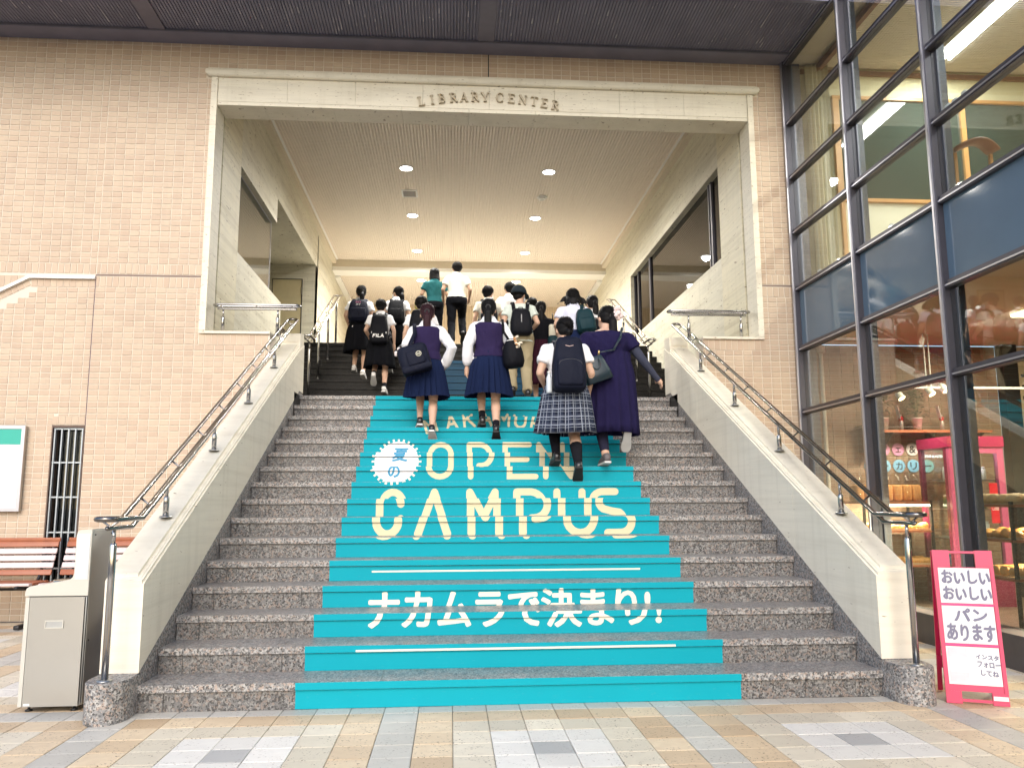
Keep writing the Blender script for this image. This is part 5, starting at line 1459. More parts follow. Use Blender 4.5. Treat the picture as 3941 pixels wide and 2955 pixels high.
def shoe(parent, ank, s, toe, pitch, mat_, sole, low=False, heel=True):
    # toe: heading angle, pitch: heel raised (radians); ank = ankle joint
    R = Matrix.Rotation(toe, 3, 'Z') @ Matrix.Rotation(-pitch, 3, 'X')
    piv = Vector(ank) - Vector((0, 0, .075 * s)) if pitch == 0 else None
    T = lambda p: Vector(ank) + R @ (Vector(p) * s)
    secs = [(-.075, .026, -.070, -.012), (-.06, .033, -.074, .012), (-.02, .035, -.074, .022), (.03, .038, -.074, .008), (.08, .045, -.074, -.018), (.13, .046, -.074, -.032), (.165, .036, -.074, -.042), (.182, .018, -.070, -.052)]
    rings = []
    for y, hw, z0, z1 in secs:
        zc, hz = (z0 + z1) / 2, (z1 - z0) / 2
        rings.append([T((hw * (abs(math.cos(a)) ** .7) * (1 if math.cos(a) > 0 else -1), y, zc + hz * (abs(math.sin(a)) ** .7) * (1 if math.sin(a) > 0 else -1))) for a in [2 * math.pi * k / 14 for k in range(14)]])
    mb = MB(); mb.loft(rings); sh = part('shoe', mb, mat_, parent, True, False)
    rings = []
    for z, g in ((-.086, .96), (-.068, 1.)):
        ring = []
        for y, hw, _, _ in secs: ring.append((hw * 1.1 * g, y))
        pts = ring + [(-x, y) for x, y in reversed(ring)]
        rings.append([T((x, y * 1.02, z)) for x, y in pts])
    mb = MB(); mb.loft(rings); so = part('sole', mb, sole, sh, False, False)
    return sh

def person(label, x, y, z, H, rz=0., wd=1., top=None, top_m=None, bottom=None, bot_m=None, hem=.30, hair='pony', hair_m=None, legs=None, arms=None, head_turn=0., head_tilt=0.,
           socks=None, shoes=(None, None), vox=.0095, skin=None, vest=None, lean=.05, mask=False, extras=(), low=False):
    s = H / 1.6; skin = skin or SKIN; hair_m = hair_m or HAIR
    t = thing('person', label, 'person', (x, y, z), rz)
    info = {'s': s, 't': t}
    V = lambda a, b, c: Vector((a * s * 1., b * s, c * s))
    # legs: (side, x, y, z of the foot sole, heel pitch)
    legs = legs or ((-1, -.085, .30, .1636, .15), (1, .085, -.02, 0., .35))
    ly = sum(l[2] for l in legs) / 2
    py = .06 + (legs[0][2] + legs[1][2]) * .25
    pz = .865 + (min(l[3] for l in legs)) + .012
    body = MB()
    anks = []
    for sd, fx, fy, fz, pit in legs:
        ank = Vector((fx * s, fy, fz + .088 * s + math.sin(pit) * .12 * s))
        hip = Vector((sd * .085 * wd * s, py, (pz - .02) * s if False else (.845 * s + min(l[3] for l in legs))))
        knee, ank2 = ik(hip, ank, .405 * s, .40 * s)
        anks.append((sd, hip, knee, ank2, pit))
        c = lerp(knee, ank2, .28) - Vector((0, .018 * s, 0))
        w_ = wd ** .6
        body.limb([hip, lerp(hip, knee, .5), knee], [.082 * s * wd, .068 * s * w_, .052 * s * w_], 12)
        body.limb([knee, c, lerp(knee, ank2, .62), ank2], [.050 * s * w_, .0535 * s * w_, .041 * s * w_, .033 * s * w_], 12)
        fd = Vector((0, math.cos(pit), -math.sin(pit))); body.limb([ank2, ank2 + fd * .1 * s - Vector((0, 0, .045 * s))], [.033 * s, .03 * s], 8)
    zb = min(l[3] for l in legs)
    base = Vector((0, py, zb))
    def TP_(a, b, c):      # torso frame: leans forward with height
        return base + Vector((a * s, b * s + (c - .85) * s * lean * 1.6, c * s))
    rings_def = [(.79, .148, .105, 0), (.86, .166, .120, -.012), (.92, .158, .112, -.008), (1.02, .128, .095, .0), (1.12, .142, .100, .004), (1.22, .163, .106, .0), (1.29, .160, .098, -.004), (1.335, .115, .078, .0), (1.37, .055, .055, .008)]
    def torso(mb, d=0., z0=0., z1=9., n=22, ex=0.):
        R_ = []
        zs = [r for r in rings_def if z0 <= r[0] <= z1]
        for zz, rx, ry, oy in zs:
            R_.append([TP_((rx * wd + d) * math.cos(a), oy + (ry * (wd ** .8) + d) * math.sin(a), zz) for a in [2 * math.pi * k / n for k in range(n)]])
        mb.loft(R_)
    torso(body)
    hc = TP_(0, .03, 1.6 - .112) + Vector((0, .01 * s, 0))
    body.limb([TP_(0, .0, 1.30), TP_(0, .012, 1.40)], [.055 * s * wd ** .5, .05 * s * wd ** .4], 12)
    RH = Matrix.Rotation(head_turn, 3, 'Z') @ Matrix.Rotation(head_tilt, 3, 'Y') @ Matrix.Rotation(-.08, 3, 'X')
    HT = lambda a, b, c: hc + RH @ (Vector((a, b, c)) * s)
    body.ell(HT(0, -.005, .018), (.076 * s, .094 * s, .092 * s), 16, 12, RH)
    body.ell(HT(0, .025, -.045), (.058 * s, .070 * s, .066 * s), 14, 10, RH)
    body.limb([HT(0, .088, .01), HT(0, .105, -.022)], [.010 * s, .014 * s], 8)               # nose
    body.limb([HT(-.018, .090, -.058), HT(.018, .090, -.058)], [.008 * s, .008 * s], 6)      # lips
    for e_ in (-1, 1):
        body.ell(HT(e_ * .078, -.002, -.012), (.011 * s, .020 * s, .032 * s), 8, 8, RH)        # ears
        body.limb([HT(e_ * .045, .085, .028), HT(e_ * .018, .090, .026)], [.009 * s, .008 * s], 6)   # brow
    # arms
    arms = arms or {}
    arm_pts = []
    for sd in (-1, 1):
        el, wr, curl = arms.get(sd, ((.215, -.02, 1.06), (.235, .07, .845), .6))
        sh_ = TP_(sd * .150 * wd, 0, 1.285); E_ = TP_(sd * el[0] * wd ** .7, el[1], el[2]); W_ = TP_(sd * wr[0] * wd ** .7, wr[1], wr[2])
        body.limb([sh_, lerp(sh_, E_, .5), E_], [.047 * s * wd ** .6, .042 * s * wd ** .6, .035 * s * wd ** .5], 10)
        body.limb([E_, lerp(E_, W_, .35), W_], [.035 * s * wd ** .5, .034 * s * wd ** .5, .023 * s], 10)
        dv = (W_ - E_).normalized(); up = Vector((sd, .2, .1))
        hand(body, W_, dv, up, 1 if sd < 0 else -1, s, curl, 1.0 if vox < .011 else 1.25)
        arm_pts.append((sd, sh_, E_, W_))
    remesh_obj('body', body, vox, skin, t, 4)
    ey = MB()
    for e_ in (-1, 1): ey.ell(HT(e_ * .032, .084, .012), (.013 * s, .006 * s, .007 * s), 8, 6, RH)
    part('eyes', ey, BLACKP, t, True, False)
    if mask:
        mk = MB(); mk.ell(HT(0, .062, -.048), (.060 * s, .052 * s, .052 * s), 14, 10, RH)
        mk.tube([HT(-.05, .075, -.03), HT(-.079, .012, -.01)], .003 * s, 5); mk.tube([HT(.05, .075, -.03), HT(.079, .012, -.01)], .003 * s, 5)
        part('face_mask', mk, MASKM, t, True, False)
    # ---- clothes
    gv = vox * 1.25
    if top:
        g_ = MB(); torso(g_, .012, .80 if top != 'vest' else .8, 1.36)
        for sd, sh_, E_, W_ in arm_pts:
            g_.ell(sh_, (.058 * s * wd ** .6, .058 * s * wd ** .6, .055 * s), 10, 8)
            if top in ('short', 'tee'):
                k = .62 if top == 'short' else .55
                a_ = lerp(sh_, E_, k); g_.tube([sh_, lerp(sh_, a_, .5), a_], [.062 * s * wd ** .6, .062 * s * wd ** .6, .066 * s * wd ** .6], 12)
            elif top == 'long':
                q = lerp(E_, W_, .5)
                g_.tube([sh_, lerp(sh_, E_, .5), E_, q, lerp(E_, W_, .82), lerp(E_, W_, .93), lerp(E_, W_, 1.0)], [x_ * s for x_ in (.062, .062, .060, .064, .056, .040, .030)], 14)
        if top in ('short', 'long'):
            g_.tube([TP_(0, .0, 1.335), TP_(0, .0, 1.385)], [.078 * s, .064 * s], 14)
        remesh_obj('shirt' if top != 'tee' else 't_shirt', g_, gv, top_m, t, 5, .0075, zb + 1.02 * s)
        if top == 'tee':     # loose hem over the hips
            R_ = []
            for zz, rx, ry in ((.80, .185, .135), (.90, .178, .128), (1.0, .160, .115), (1.06, .15, .11)):
                R_.append([TP_(rx * wd * math.cos(a) * (1 + .03 * math.sin(5 * a)), ry * math.sin(a) * (1 + .03 * math.sin(4 * a)), zz) for a in [2 * math.pi * k / 24 for k in range(24)]])
            mb = MB(); mb.loft(R_, False); part('shirt_hem', mb, top_m, t, True, False)
        if top in ('short', 'long'):
            R_ = []
            for zz, rx, ry, oy in ((1.30, .128, .092, -.006), (1.345, .098, .078, .0), (1.392, .062, .062, .006), (1.40, .066, .066, .006), (1.335, .105, .088, -.004), (1.285, .138, .108, -.010)):
                R_.append([TP_(rx * wd ** .5 * math.cos(a), oy + ry * math.sin(a), zz) for a in [2 * math.pi * k / 20 for k in range(20)]])
            mb = MB(); mb.loft(R_); part('collar', mb, top_m, t, True, False)
    if vest:
        g_ = MB(); torso(g_, .026, .92, 1.29)
        R_ = [[TP_(rx * wd * math.cos(a), oy + ry * math.sin(a), zz) for a in [2 * math.pi * k / 20 for k in range(20)]] for zz, rx, ry, oy in ((1.22, .178, .126, 0.), (1.28, .168, .122, -.004), (1.315, .148, .112, -.006))]
        g_.loft(R_); remesh_obj('vest', g_, gv, vest, t, 5, .005, zb + .9 * s)
    if bottom in ('pleat', 'skirt', 'gather', 'dress'):
        n = 96 if bottom == 'pleat' else 72
        zt_, zh = (.985, hem * 1.6) if bottom != 'dress' else (1.12, hem * 1.6)
        rnd = random.Random(int(x * 1000) + 7); ph = [rnd.uniform(-.4, .4) for _ in range(8)]
        kn = sum((a[2] for a in anks), Vector()) / 2
        lo = []; R_ = []; uvs = []
        spread = {'pleat': .272, 'skirt': .25, 'gather': .262, 'dress': .24}[bottom]
        for j in range(11):
            f = j / 10; zz = zt_ + (zh - zt_) * f
            ring = []
            for k in range(n):
                a = 2 * math.pi * k / n
                wr_ = (.152 + (.192 - .152) * min(1, f * 4.2)) * wd; rr_ = wr_ + max(0, (spread * (wd ** .3) - .192 * wd ** .5)) * max(0, (f - .18) / .82) ** .9
                if bottom == 'dress': rr_ = max(rr_, (.168 + .02 * f) * wd)
                if bottom == 'pleat':
                    ph_ = (k / n * 24) % 1; rr_ *= 1 + (.05 + .085 * f) * (ph_ - .5) * (1 + .3 * math.sin(k * .37))
                else:
                    rr_ *= 1 + ((.022 + .075 * f) if bottom != 'dress' else (.03 + .06 * f)) * math.sin(a * (17 if bottom != 'skirt' else 9) + ph[1] * 3 + .6 * math.sin(3 * a)) + .03 * f * math.sin(3 * a + ph[0] * 5)
                ry = .80 if f < .3 else .80 + .12 * (f - .3)
                zo = -.012 * f * math.sin(2 * a + ph[2] * 6) - (.018 * f if bottom == 'gather' else 0)
                c_ = TP_(rr_ * math.cos(a), rr_ * ry * math.sin(a) - .008, zz + zo)
                c_.y += (kn.y - base.y) * .55 * f ** 1.3
                ring.append(c_)
            R_.append(ring)
        mb = MB(); mb.loft(R_, False)
        ins = [[p + (Vector((p.x, p.y, 0)) - Vector((0, R_[j][0].y * 0 + sum(q.y for q in ring) / n, 0))) * -.03 + Vector((0, 0, .0)) for p in ring] for j, ring in enumerate(R_)]
        nm = 'skirt' if bottom != 'dress' else 'dress_skirt'
        mb2 = MB(); mb2.loft([list(reversed(r)) for r in ins[-6:]], False); o_off = len(mb.v); mb.v += mb2.v; mb.f += [tuple(i + o_off for i in f_) for f_ in mb2.f]
        # close the hem between outer and inner cloth
        ol = [10 * n + k for k in range(n)]; il = [o_off + 5 * n + (n - 1 - k) for k in range(n)]
        mb.f += [(ol[k], ol[(k + 1) % n], il[(k + 1) % n], il[k]) for k in range(n)]
        o = part(nm, mb, bot_m, t, bottom != 'pleat', False)
        uv = o.data.uv_layers.new(name='uv'); nv = len(R_) * n
        for lp in o.data.loops:
            vi = lp.vertex_index; k = vi % n; j = (vi // n) if vi < nv else 8
            uv.data[lp.index].uv = ((k / n), j / 10 * (zt_ - zh) * 1.55)
        if bottom == 'pleat': smooth_by_angle(o, 50)
    elif bottom == 'pants':
        g_ = MB(); torso(g_, .016, .79, .98)
        for sd, hip, knee, ank2, pit in anks:
            g_.limb([hip, lerp(hip, knee, .5), knee], [.098 * s * wd, .086 * s, .074 * s], 12)
            g_.tube([knee, lerp(knee, ank2, .4), lerp(knee, ank2, .85), lerp(knee, ank2, 1.02)], [.074 * s, .07 * s, .066 * s, .070 * s], 12)
            g_.ell(knee, (.074 * s,) * 3, 10, 8)
        remesh_obj('trousers', g_, gv, bot_m, t, 5, .009)
    if low:      # leggings under the dress
        g_ = MB()
        for sd, hip, knee, ank2, pit in anks: g_.limb([lerp(hip, knee, .4), knee, lerp(knee, ank2, .3) - Vector((0, .018 * s, 0)), lerp(knee, ank2, .86)], [.078 * s, .064 * s, .064 * s, .046 * s], 12)
        remesh_obj('leggings', g_, gv, C_LEG, t, 4)
    if socks:
        for sd, hip, knee, ank2, pit in anks:
            mb = MB(); a_ = lerp(ank2, knee, socks)
            if socks > .3: mb.tube([ank2 - Vector((0, 0, .03 * s)), ank2 + Vector((0, 0, .02 * s)), lerp(ank2, knee, socks * .6) - Vector((0, .012 * s, 0)), a_ - Vector((0, .015 * s, 0))], [.037 * s * wd ** .5, .038 * s * wd ** .5, .048 * s * wd ** .6, .0565 * s * wd ** .6], 14)
            else: mb.tube([ank2 - Vector((0, 0, .03 * s)), ank2, a_], [.037 * s, .036 * s, .0385 * s], 14)
            part('sock', mb, C_SOCK, t, True, False)
    sm, so = shoes
    if sm:
        for sd, hip, knee, ank2, pit in anks:
            shoe(t, ank2, s, -sd * .06, pit, sm, so)
    # ---- hair
    hb = MB()
    hb.ell(HT(0, -.022, .030), (.088 * s, .100 * s, .099 * s), 18, 12, RH)
    rnd = random.Random(int(abs(x) * 991) + 3)
    if hair in ('pony', 'bun', 'band'):
        hb.ell(HT(0, -.045, -.015), (.075 * s, .066 * s, .072 * s), 14, 10, RH)
    if hair == 'short':
        hb.ell(HT(0, -.05, -.02), (.072 * s, .055 * s, .07 * s), 14, 10, RH); hb.ell(HT(0, .03, .06), (.078 * s, .07 * s, .055 * s), 14, 10, RH)
    if hair == 'bob':
        hb.ell(HT(0, -.035, -.035), (.098 * s, .085 * s, .10 * s), 16, 10, RH)
        for k in range(26):
            a = math.pi + math.pi * k / 25; hb.limb([HT(.085 * math.cos(a), .085 * math.sin(a) * 1.0 - .01, .02), HT(.098 * math.cos(a), .09 * math.sin(a) - .015, -.10 - .02 * rnd.random())], [.018 * s, .012 * s], 6)
    if hair == 'wind':
        hb.ell(HT(.01, -.035, -.02), (.10 * s, .085 * s, .095 * s), 16, 10, RH)
        for k in range(24):
            a = math.pi + math.pi * k / 23; q = (rnd.random() - .4) * .06; hb.limb([HT(.085 * math.cos(a), .085 * math.sin(a), .02), HT(.11 * math.cos(a), .10 * math.sin(a) - .02, -.06), HT(.125 * math.cos(a) + q, .10 * math.sin(a) - .03, -.115 - .03 * rnd.random())], [.018 * s, .014 * s, .008 * s], 6)
        for k in range(7): hb.limb([HT(-.08, -.02, .02 - .02 * k * .3), HT(-.14, -.03, -.0 - .012 * k), HT(-.19 - .012 * k, -.03, -.07 - .01 * k)], [.009 * s, .006 * s, .004 * s], 5)
        for k in range(5): hb.limb([HT(.09, -.03, -.0), HT(.15, -.04, -.03 - .012 * k), HT(.185, -.04, -.07 - .014 * k)], [.016 * s, .012 * s, .008 * s], 5)
    if hair == 'pony':
        tie = HT(0, -.115, .0)
        hb.limb([HT(0, -.07, .02), tie], [.035 * s, .022 * s], 8)
        for k in range(14):
            a = 6.28 * k / 14; r_ = .028 * (.5 + .5 * rnd.random()); Lp = (.30 if vox < .01 else .22) + .07 * rnd.random()
            hb.limb([tie, tie + Vector((r_ * math.cos(a), -.03 + r_ * math.sin(a) * .6, -.06)) * s, tie + Vector((r_ * 1.25 * math.cos(a), -.028 + r_ * .7 * math.sin(a), -.06 - Lp * .5)) * s, tie + Vector((r_ * .55 * math.cos(a), -.012 + r_ * .4 * math.sin(a), -.06 - Lp)) * s], [.014 * s, .020 * s, .017 * s, .006 * s], 6)
    if hair == 'bun':
        hb.limb([HT(.0, -.09, -.03), HT(.0, -.12, -.055)], [.035 * s, .03 * s], 10)
    if hair == 'band': pass
    hobj = remesh_obj('hair', hb, max(.007, vox * .8), hair_m, t, 2)
    sb = MB()      # loose strands over the crown and nape
    for k in range(110 if vox < .011 else 60):
        a = rnd.uniform(math.pi * .92, math.pi * 2.08); el_ = rnd.uniform(.25, 1.35)
        def sh(a, e, r_): return HT((.091 + r_) * math.cos(a) * math.cos(e), -.022 + (.104 + r_) * math.sin(a) * math.cos(e), .030 + (.102 + r_) * math.sin(e))
        r0_ = rnd.uniform(-.002, .004); end_a = a + rnd.uniform(-.25, .25)
        if hair in ('pony', 'bun'): pts = [sh(a, el_, r0_), sh(a * .7 + 4.712 * .3, el_ * .65, r0_ + .001), sh(a * .35 + 4.712 * .65, el_ * .3 - .05, r0_ + .003), HT(rnd.uniform(-.012, .012), -.124 + rnd.uniform(-.006, .004), rnd.uniform(-.02, .02))]
        else: pts = [sh(a, el_, r0_), sh(a, el_ * .5, r0_ + .002), sh(end_a, -.15, r0_ + .004), sh(end_a + rnd.uniform(-.1, .1), -.75 if hair in ('bob', 'wind') else -.5, r0_ + .006 + (.03 if hair == 'wind' else .012 if hair == 'bob' else -.008))]
        sb.tube(pts, [.0016 * s, .0022 * s, .002 * s, .0007 * s], 4)
    for k in range(12):      # flyaways
        a = rnd.uniform(math.pi * .8, math.pi * 2.2); e = rnd.uniform(-.3, 1.2); p0 = HT(.09 * math.cos(a) * math.cos(e), -.022 + .1 * math.sin(a) * math.cos(e), .03 + .1 * math.sin(e))
        d_ = Vector((math.cos(a), math.sin(a), rnd.uniform(-.8, .6))) * .03 * s; sb.tube([p0, p0 + d_ * .6 + Vector((0, 0, .006)), p0 + d_ + Vector((0, 0, -.012))], [.0012 * s, .001 * s, .0005 * s], 4)
    part('hair_strands', sb, hair_m, hobj, True, False, kind='stuff')
    if hair == 'pony':
        mb = MB(); c_ = HT(0, -.118, .0); mb.tube([c_ + Vector((.024 * s * math.cos(6.28 * k / 10), -.006, .024 * s * math.sin(6.28 * k / 10))) for k in range(10)], .008 * s, 6, closed=True); part('hair_tie', mb, BLACKP, hobj, True, False)
    info.update(TP=TP_, HT=HT, RH=RH, anks=anks, arms=arm_pts, wd=wd, py=py, zb=zb, hair=hobj)
    return info

def to_world(inf, p):
    t = inf['t']; return t.matrix_basis @ Vector(p) if False else Vector(t.location) + Matrix.Rotation(t.rotation_euler.z, 3, 'Z') @ Vector(p)
def strap_path(inf, sd, zl, xo=.085):
    TP_ = inf['TP']; w_ = inf['wd'] ** .6
    return [TP_(sd * xo * w_, -.128, 1.22), TP_(sd * (xo + .01) * w_, -.115, 1.30), TP_(sd * (xo + .015) * w_, -.05, 1.358), TP_(sd * (xo + .018) * w_, .04, 1.345), TP_(sd * (xo + .025) * w_, .112, 1.24), TP_(sd * (xo + .05) * w_, .118, 1.08), TP_(sd * (xo + .08) * w_, .06, .98), TP_(sd * (xo + .045) * w_, -.10, zl + .06)]
def flatstrap(mb, pts, wdt, th=.004):
    for a, b in zip(pts[:-1], pts[1:]):
        d = (Vector(b) - Vector(a)); mb.beam(Vector(a) - d * .06, Vector(b) + d * .06, wdt, th, (0, -.6, .8))
def backpack(inf, label, mat_, z0, z1, hw=.145, dp=.075, pocket=True, straps=(-1, 1), dx=0., tilt=0., flap=False, handle=True):
    t0 = inf['t']; s = inf['s']; TP_ = inf['TP']
    c = TP_(dx, -.118 - dp * .95, (z0 + z1) / 2)
    wloc = to_world(inf, c)
    b = thing('backpack', label, 'backpack', wloc, t0.rotation_euler.z)
    M = Matrix.Rotation(tilt, 3, 'Y') @ Matrix.Rotation(-.10, 3, 'X')
    hz = (z1 - z0) / 2 * s
    mb = MB(); mb.rbox((0, 0, 0), hw * s, dp * s, hz, min(.055 * s, dp * s * .95), M, bulge=.10); Mi = M.transposed(); mb.v = [tuple(M @ Vector((q.x * (1 - .24 * max(0, q.z / hz) ** 1.5 + .04 * max(0, -q.z / hz)), q.y * (1 - .38 * max(0, q.z / hz) ** 1.4 + .10 * max(0, -q.z / hz)), q.z))) for q in (Mi @ Vector(v_) for v_ in mb.v)]
    part('bag_body', mb, mat_, b, True, False)
    if pocket:
        mb = MB(); mb.rbox(M @ Vector((0, -dp * s * .98, -hz * .36)), hw * s * .80, .028 * s, hz * .50, .024 * s, M, bulge=.1); pk = part('pocket', mb, mat_, b, True, False)
        mb = MB(); mb.tube([M @ Vector((hw * s * .74 * math.cos(math.radians(a)), -dp * s * 1.25, -hz * .12 + hz * .20 * math.sin(math.radians(a)))) for a in range(0, 181, 20)], .0025 * s, 5); part('zip', mb, plain('zip', (.05, .05, .055), .4), pk, True, False)
    mb = MB(); mb.tube([M @ Vector((hw * s * .86 * math.cos(math.radians(a)), -dp * s * .62, hz * .30 + hz * .56 * math.sin(math.radians(a)))) for a in range(-10, 191, 15)], .003 * s, 5); part('zip', mb, plain('zip b', (.04, .04, .045), .4), b, True, False)
    if handle:
        mb = MB(); mb.tube([M @ Vector((-.03 * s, dp * s * .5, hz * .95)), M @ Vector((-.025 * s, dp * s * .5, hz + .03 * s)), M @ Vector((.025 * s, dp * s * .5, hz + .03 * s)), M @ Vector((.03 * s, dp * s * .5, hz * .95))], .007 * s, 6); part('handle', mb, mat_, b, True, False)
    for sd in straps:
        pts = [Vector(p) - c for p in strap_path(inf, sd, z0)]
        mb = MB(); flatstrap(mb, pts, .05 * s, .012 * s); part('strap', mb, mat_, b, True, False)
    return b, M, hz, dp * s, hw * s

# ---- feet helpers: climbing, left foot higher or right foot higher
def climb(hi, rise=.1636, run=.31, d=.085, pit_lo=.32, pit_hi=.12, dy=0.):
    return ((-1, -d, run + dy if hi < 0 else dy, rise if hi < 0 else 0, pit_hi if hi < 0 else pit_lo), (1, d, dy if hi < 0 else run + dy, 0 if hi < 0 else rise, pit_lo if hi < 0 else pit_hi))

# 1: girl with the lettered dark backpack, left
p = person('person in white short sleeved shirt and black skirt climbing by the inner left rail', -1.80, 3.66, stepZ(20), 1.62, 0., 1.0, 'short', C_SHIRT, 'skirt', C_BLACK, .30, 'pony', legs=climb(-1, .1636, .29, .09, .3), head_turn=.35, shoes=(SHOEW, SOLEW), vox=.0125, arms={-1: ((.23, -.01, 1.09), (.20, .17, .97), .9), 1: ((.215, -.02, 1.07), (.22, .08, .86), .6)})
b, M, hz, dp, hw = backpack(p, 'dark navy backpack with pink and white letters, worn by the inner left rail', C_BAGN, .94, 1.31, .155, .085)
for s_, u0, u1, v, mm in (('RO', -.052, .0, .105, plain('pink print', (.60, .16, .30), .6)), ('XY', -.052, .0, .065, PAPER)):
    part('letters', text_mb(s_, u0 - .0, u1 + .028, v, v + .032, lambda u, w_, d: M @ Vector((u + .015, -dp * 1.08, w_)), offset=.01), mm, b, False, False)
# 2: short haired girl with the white lettered backpack
p = person('person with short hair, black skirt and white sneakers climbing under the lettered backpack', -1.39, 2.98, stepZ(18), 1.53, 0., 1.0, 'short', C_SHIRT, 'skirt', C_BLACK, .285, 'short', legs=climb(-1, .1636, .06, .09, .1, .55), socks=.2, shoes=(SHOEW, SOLEW), vox=.0125, arms={-1: ((.235, -.02, 1.07), (.19, .16, .98), .9), 1: ((.225, -.0, 1.07), (.225, .10, .86), .6)})
b, M, hz, dp, hw = backpack(p, 'black backpack with bold white letters near its bottom', C_BAGK, .80, 1.30, .14, .085, pocket=False)
def fila(ch, x0):
    q = {'F': [[(0, 0), (.18, 1), (1, 1)], [(.1, .55), (.8, .55)]], 'I': [[(0, 0), (.18, 1)]], 'L': [[(.18, 1), (0, 0), (.8, 0)]], 'A': [[(0, 0), (.55, 1), (1, 0)], [(.3, .3), (.78, .3)]]}[ch]
    return [([(x0 + u * .042, -.155 + v * .046) for u, v in pts], .012) for pts in q]
part('letters', ribbons_mb(fila('F', -.085) + fila('I', -.032) + fila('L', -.010) + fila('A', .036), lambda u, v, d: M @ Vector((u, -dp * 1.05 - .006 - d, v)), .0005), PAPER, b, False, False)
for u in (-.105, .115):
    mb = MB(); mb.obox(M @ Vector((u, -dp * .95, -.08)), .006, .004, .014, M); part('reflector', mb, PAPER, b, False, False)
# 3
p = person('person in white shirt with long ponytail and face mask looking left on the inner steps', -1.21, 4.02, stepZ(21), 1.55, 0., 1.0, 'short', C_SHIRT, 'skirt', C_BLACK, .34, 'pony', legs=climb(1, .1636, .29, .09, .3), head_turn=.9, mask=True, shoes=(SHOEW, SOLEW), vox=.0125)
backpack(p, 'plain black backpack of the ponytail wearer on the inner steps', C_BAGK, .88, 1.31, .14, .08)
# 4, 5 on the upper floor
p = person('person in teal blouse and black trousers with bob hair at the top of the stairs', -.60, 6.0, 4.2545, 1.63, .15, 1.02, 'short', C_TEAL, 'pants', C_BLACK, .3, 'bob', legs=((-1, -.09, .16, 0, .05), (1, .09, -.1, 0, .3)), shoes=(SHOEB, SOLEB), vox=.0125, skin=SKINB, arms={-1: ((.235, .02, 1.08), (.25, .2, 1.0), .9), 1: ((.26, .0, 1.06), (.30, .06, .83), .3)}, lean=.02, head_turn=.2)
wl = to_world(p, p['TP'](-.27, .24, .93))
t = thing('hand_bag', 'yellow green cloth bag held by the wearer of the teal blouse', 'bag', wl)
mb = MB(); mb.rbox((0, 0, -.02), .075, .05, .11, .05, bulge=.2); part('bag_body', mb, cloth('yellow green cloth', (.42, .45, .10)), t, True, False)
mb = MB(); mb.tube([(-.04, 0, .07), (-.02, 0, .15), (.02, 0, .15), (.04, 0, .07)], .007, 6); part('handle', mb, cloth('yellow green strap', (.35, .38, .09)), t, True, False)
p = person('person in cream short sleeved shirt and black trousers at the top of the stairs', -.17, 5.72, 4.2545, 1.70, 0., 1.08, 'short', C_SHIRTC, 'pants', C_BLACK, .3, 'short', legs=((-1, -.09, -.02, 0, .05), (1, .12, .32, .10, .9)), shoes=(SHOEB, SOLEB), vox=.0125, skin=SKINB, arms={-1: ((.235, -.03, 1.07), (.23, .15, .93), .9), 1: ((.235, -.03, 1.07), (.22, .16, .95), .9)}, lean=.02, head_turn=.3)
# 6: girl with the big navy shoulder bag
p = person('person with reddish ponytail, violet vest and pleated navy skirt with a bag on the left', -.545, -.50, stepZ(12), 1.60, 0., .97, 'long', C_SHIRT, 'pleat', C_NAVY, .315, 'pony', HAIRR, legs=climb(-1, .1636, .30, .075, .42), vest=C_VEST, shoes=(SHOEB, SOLEW), arms={-1: ((.235, -.05, 1.10), (.19, .06, .96), 1.1), 1: ((.30, -.09, 1.06), (.20, .06, .845), .5)})
c = p['TP'](-.13, -.235, .90); b = thing('shoulder_bag', 'large navy shoulder bag with a pale round badge worn tilted on the back', 'bag', to_world(p, c))
M = Matrix.Rotation(-.30, 3, 'Y') @ Matrix.Rotation(-.12, 3, 'X')
mb = MB(); mb.rbox((0, 0, 0), .165, .085, .165, .06, M, bulge=.12); part('bag_body', mb, C_BAGN, b, True, False)
mb = MB(); mb.rbox(M @ Vector((0, -.005, -.12)), .168, .088, .045, .03, M); part('bag_bottom', mb, C_BAGN, b, True, False)
mb = MB(); mb.rbox(M @ Vector((.02, -.085, -.01)), .10, .02, .085, .018, M); part('pocket', mb, C_BAGN, b, True, False)
mb = MB(); mb.tube([M @ Vector((.062 + .028 * math.cos(6.28 * k / 18), -.109, .015 + .028 * math.sin(6.28 * k / 18))) for k in range(18)], .0045, 6, closed=True)
mb.tube([M @ Vector(q) for q in ((.048, -.109, .026), (.052, -.11, .004), (.072, -.11, .004), (.076, -.109, .026))], .004, 6); mb.ell(M @ Vector((.062, -.11, .018)), (.006, .004, .008), 8, 6)
part('badge', mb, plain('badge print', (.68, .66, .52), .6), b, True, False)
mb = MB(); TPp = p['TP']
flatstrap(mb, [M @ Vector((-.03, .03, .15)), TPp(-.135, -.13, 1.22) - c, TPp(-.145, -.06, 1.345) - c, TPp(-.145, .05, 1.33) - c, TPp(-.16, .125, 1.12) - c, TPp(-.2, .06, .98) - c], .045, .01); part('strap', mb, C_BAGN, b, True, False)
t = thing('plush_charm', 'pale furry charm dangling at the left side of the large navy shoulder bag', 'charm', to_world(p, p['TP'](-.315, -.19, .99)))
mb = MB(); rn = random.Random(4)
for k in range(9): mb.ell((rn.uniform(-.03, .03), rn.uniform(-.02, .02), rn.uniform(-.06, .05)), (.022, .02, .022), 8, 6)
part('fur', mb, plain('pale plush', (.74, .66, .64), .9), t, True, False)
mb = MB(); mb.limb([(0, 0, .05), (.03, .03, .09)], [.004, .004], 6); part('loop', mb, STEEL, t, True, False)
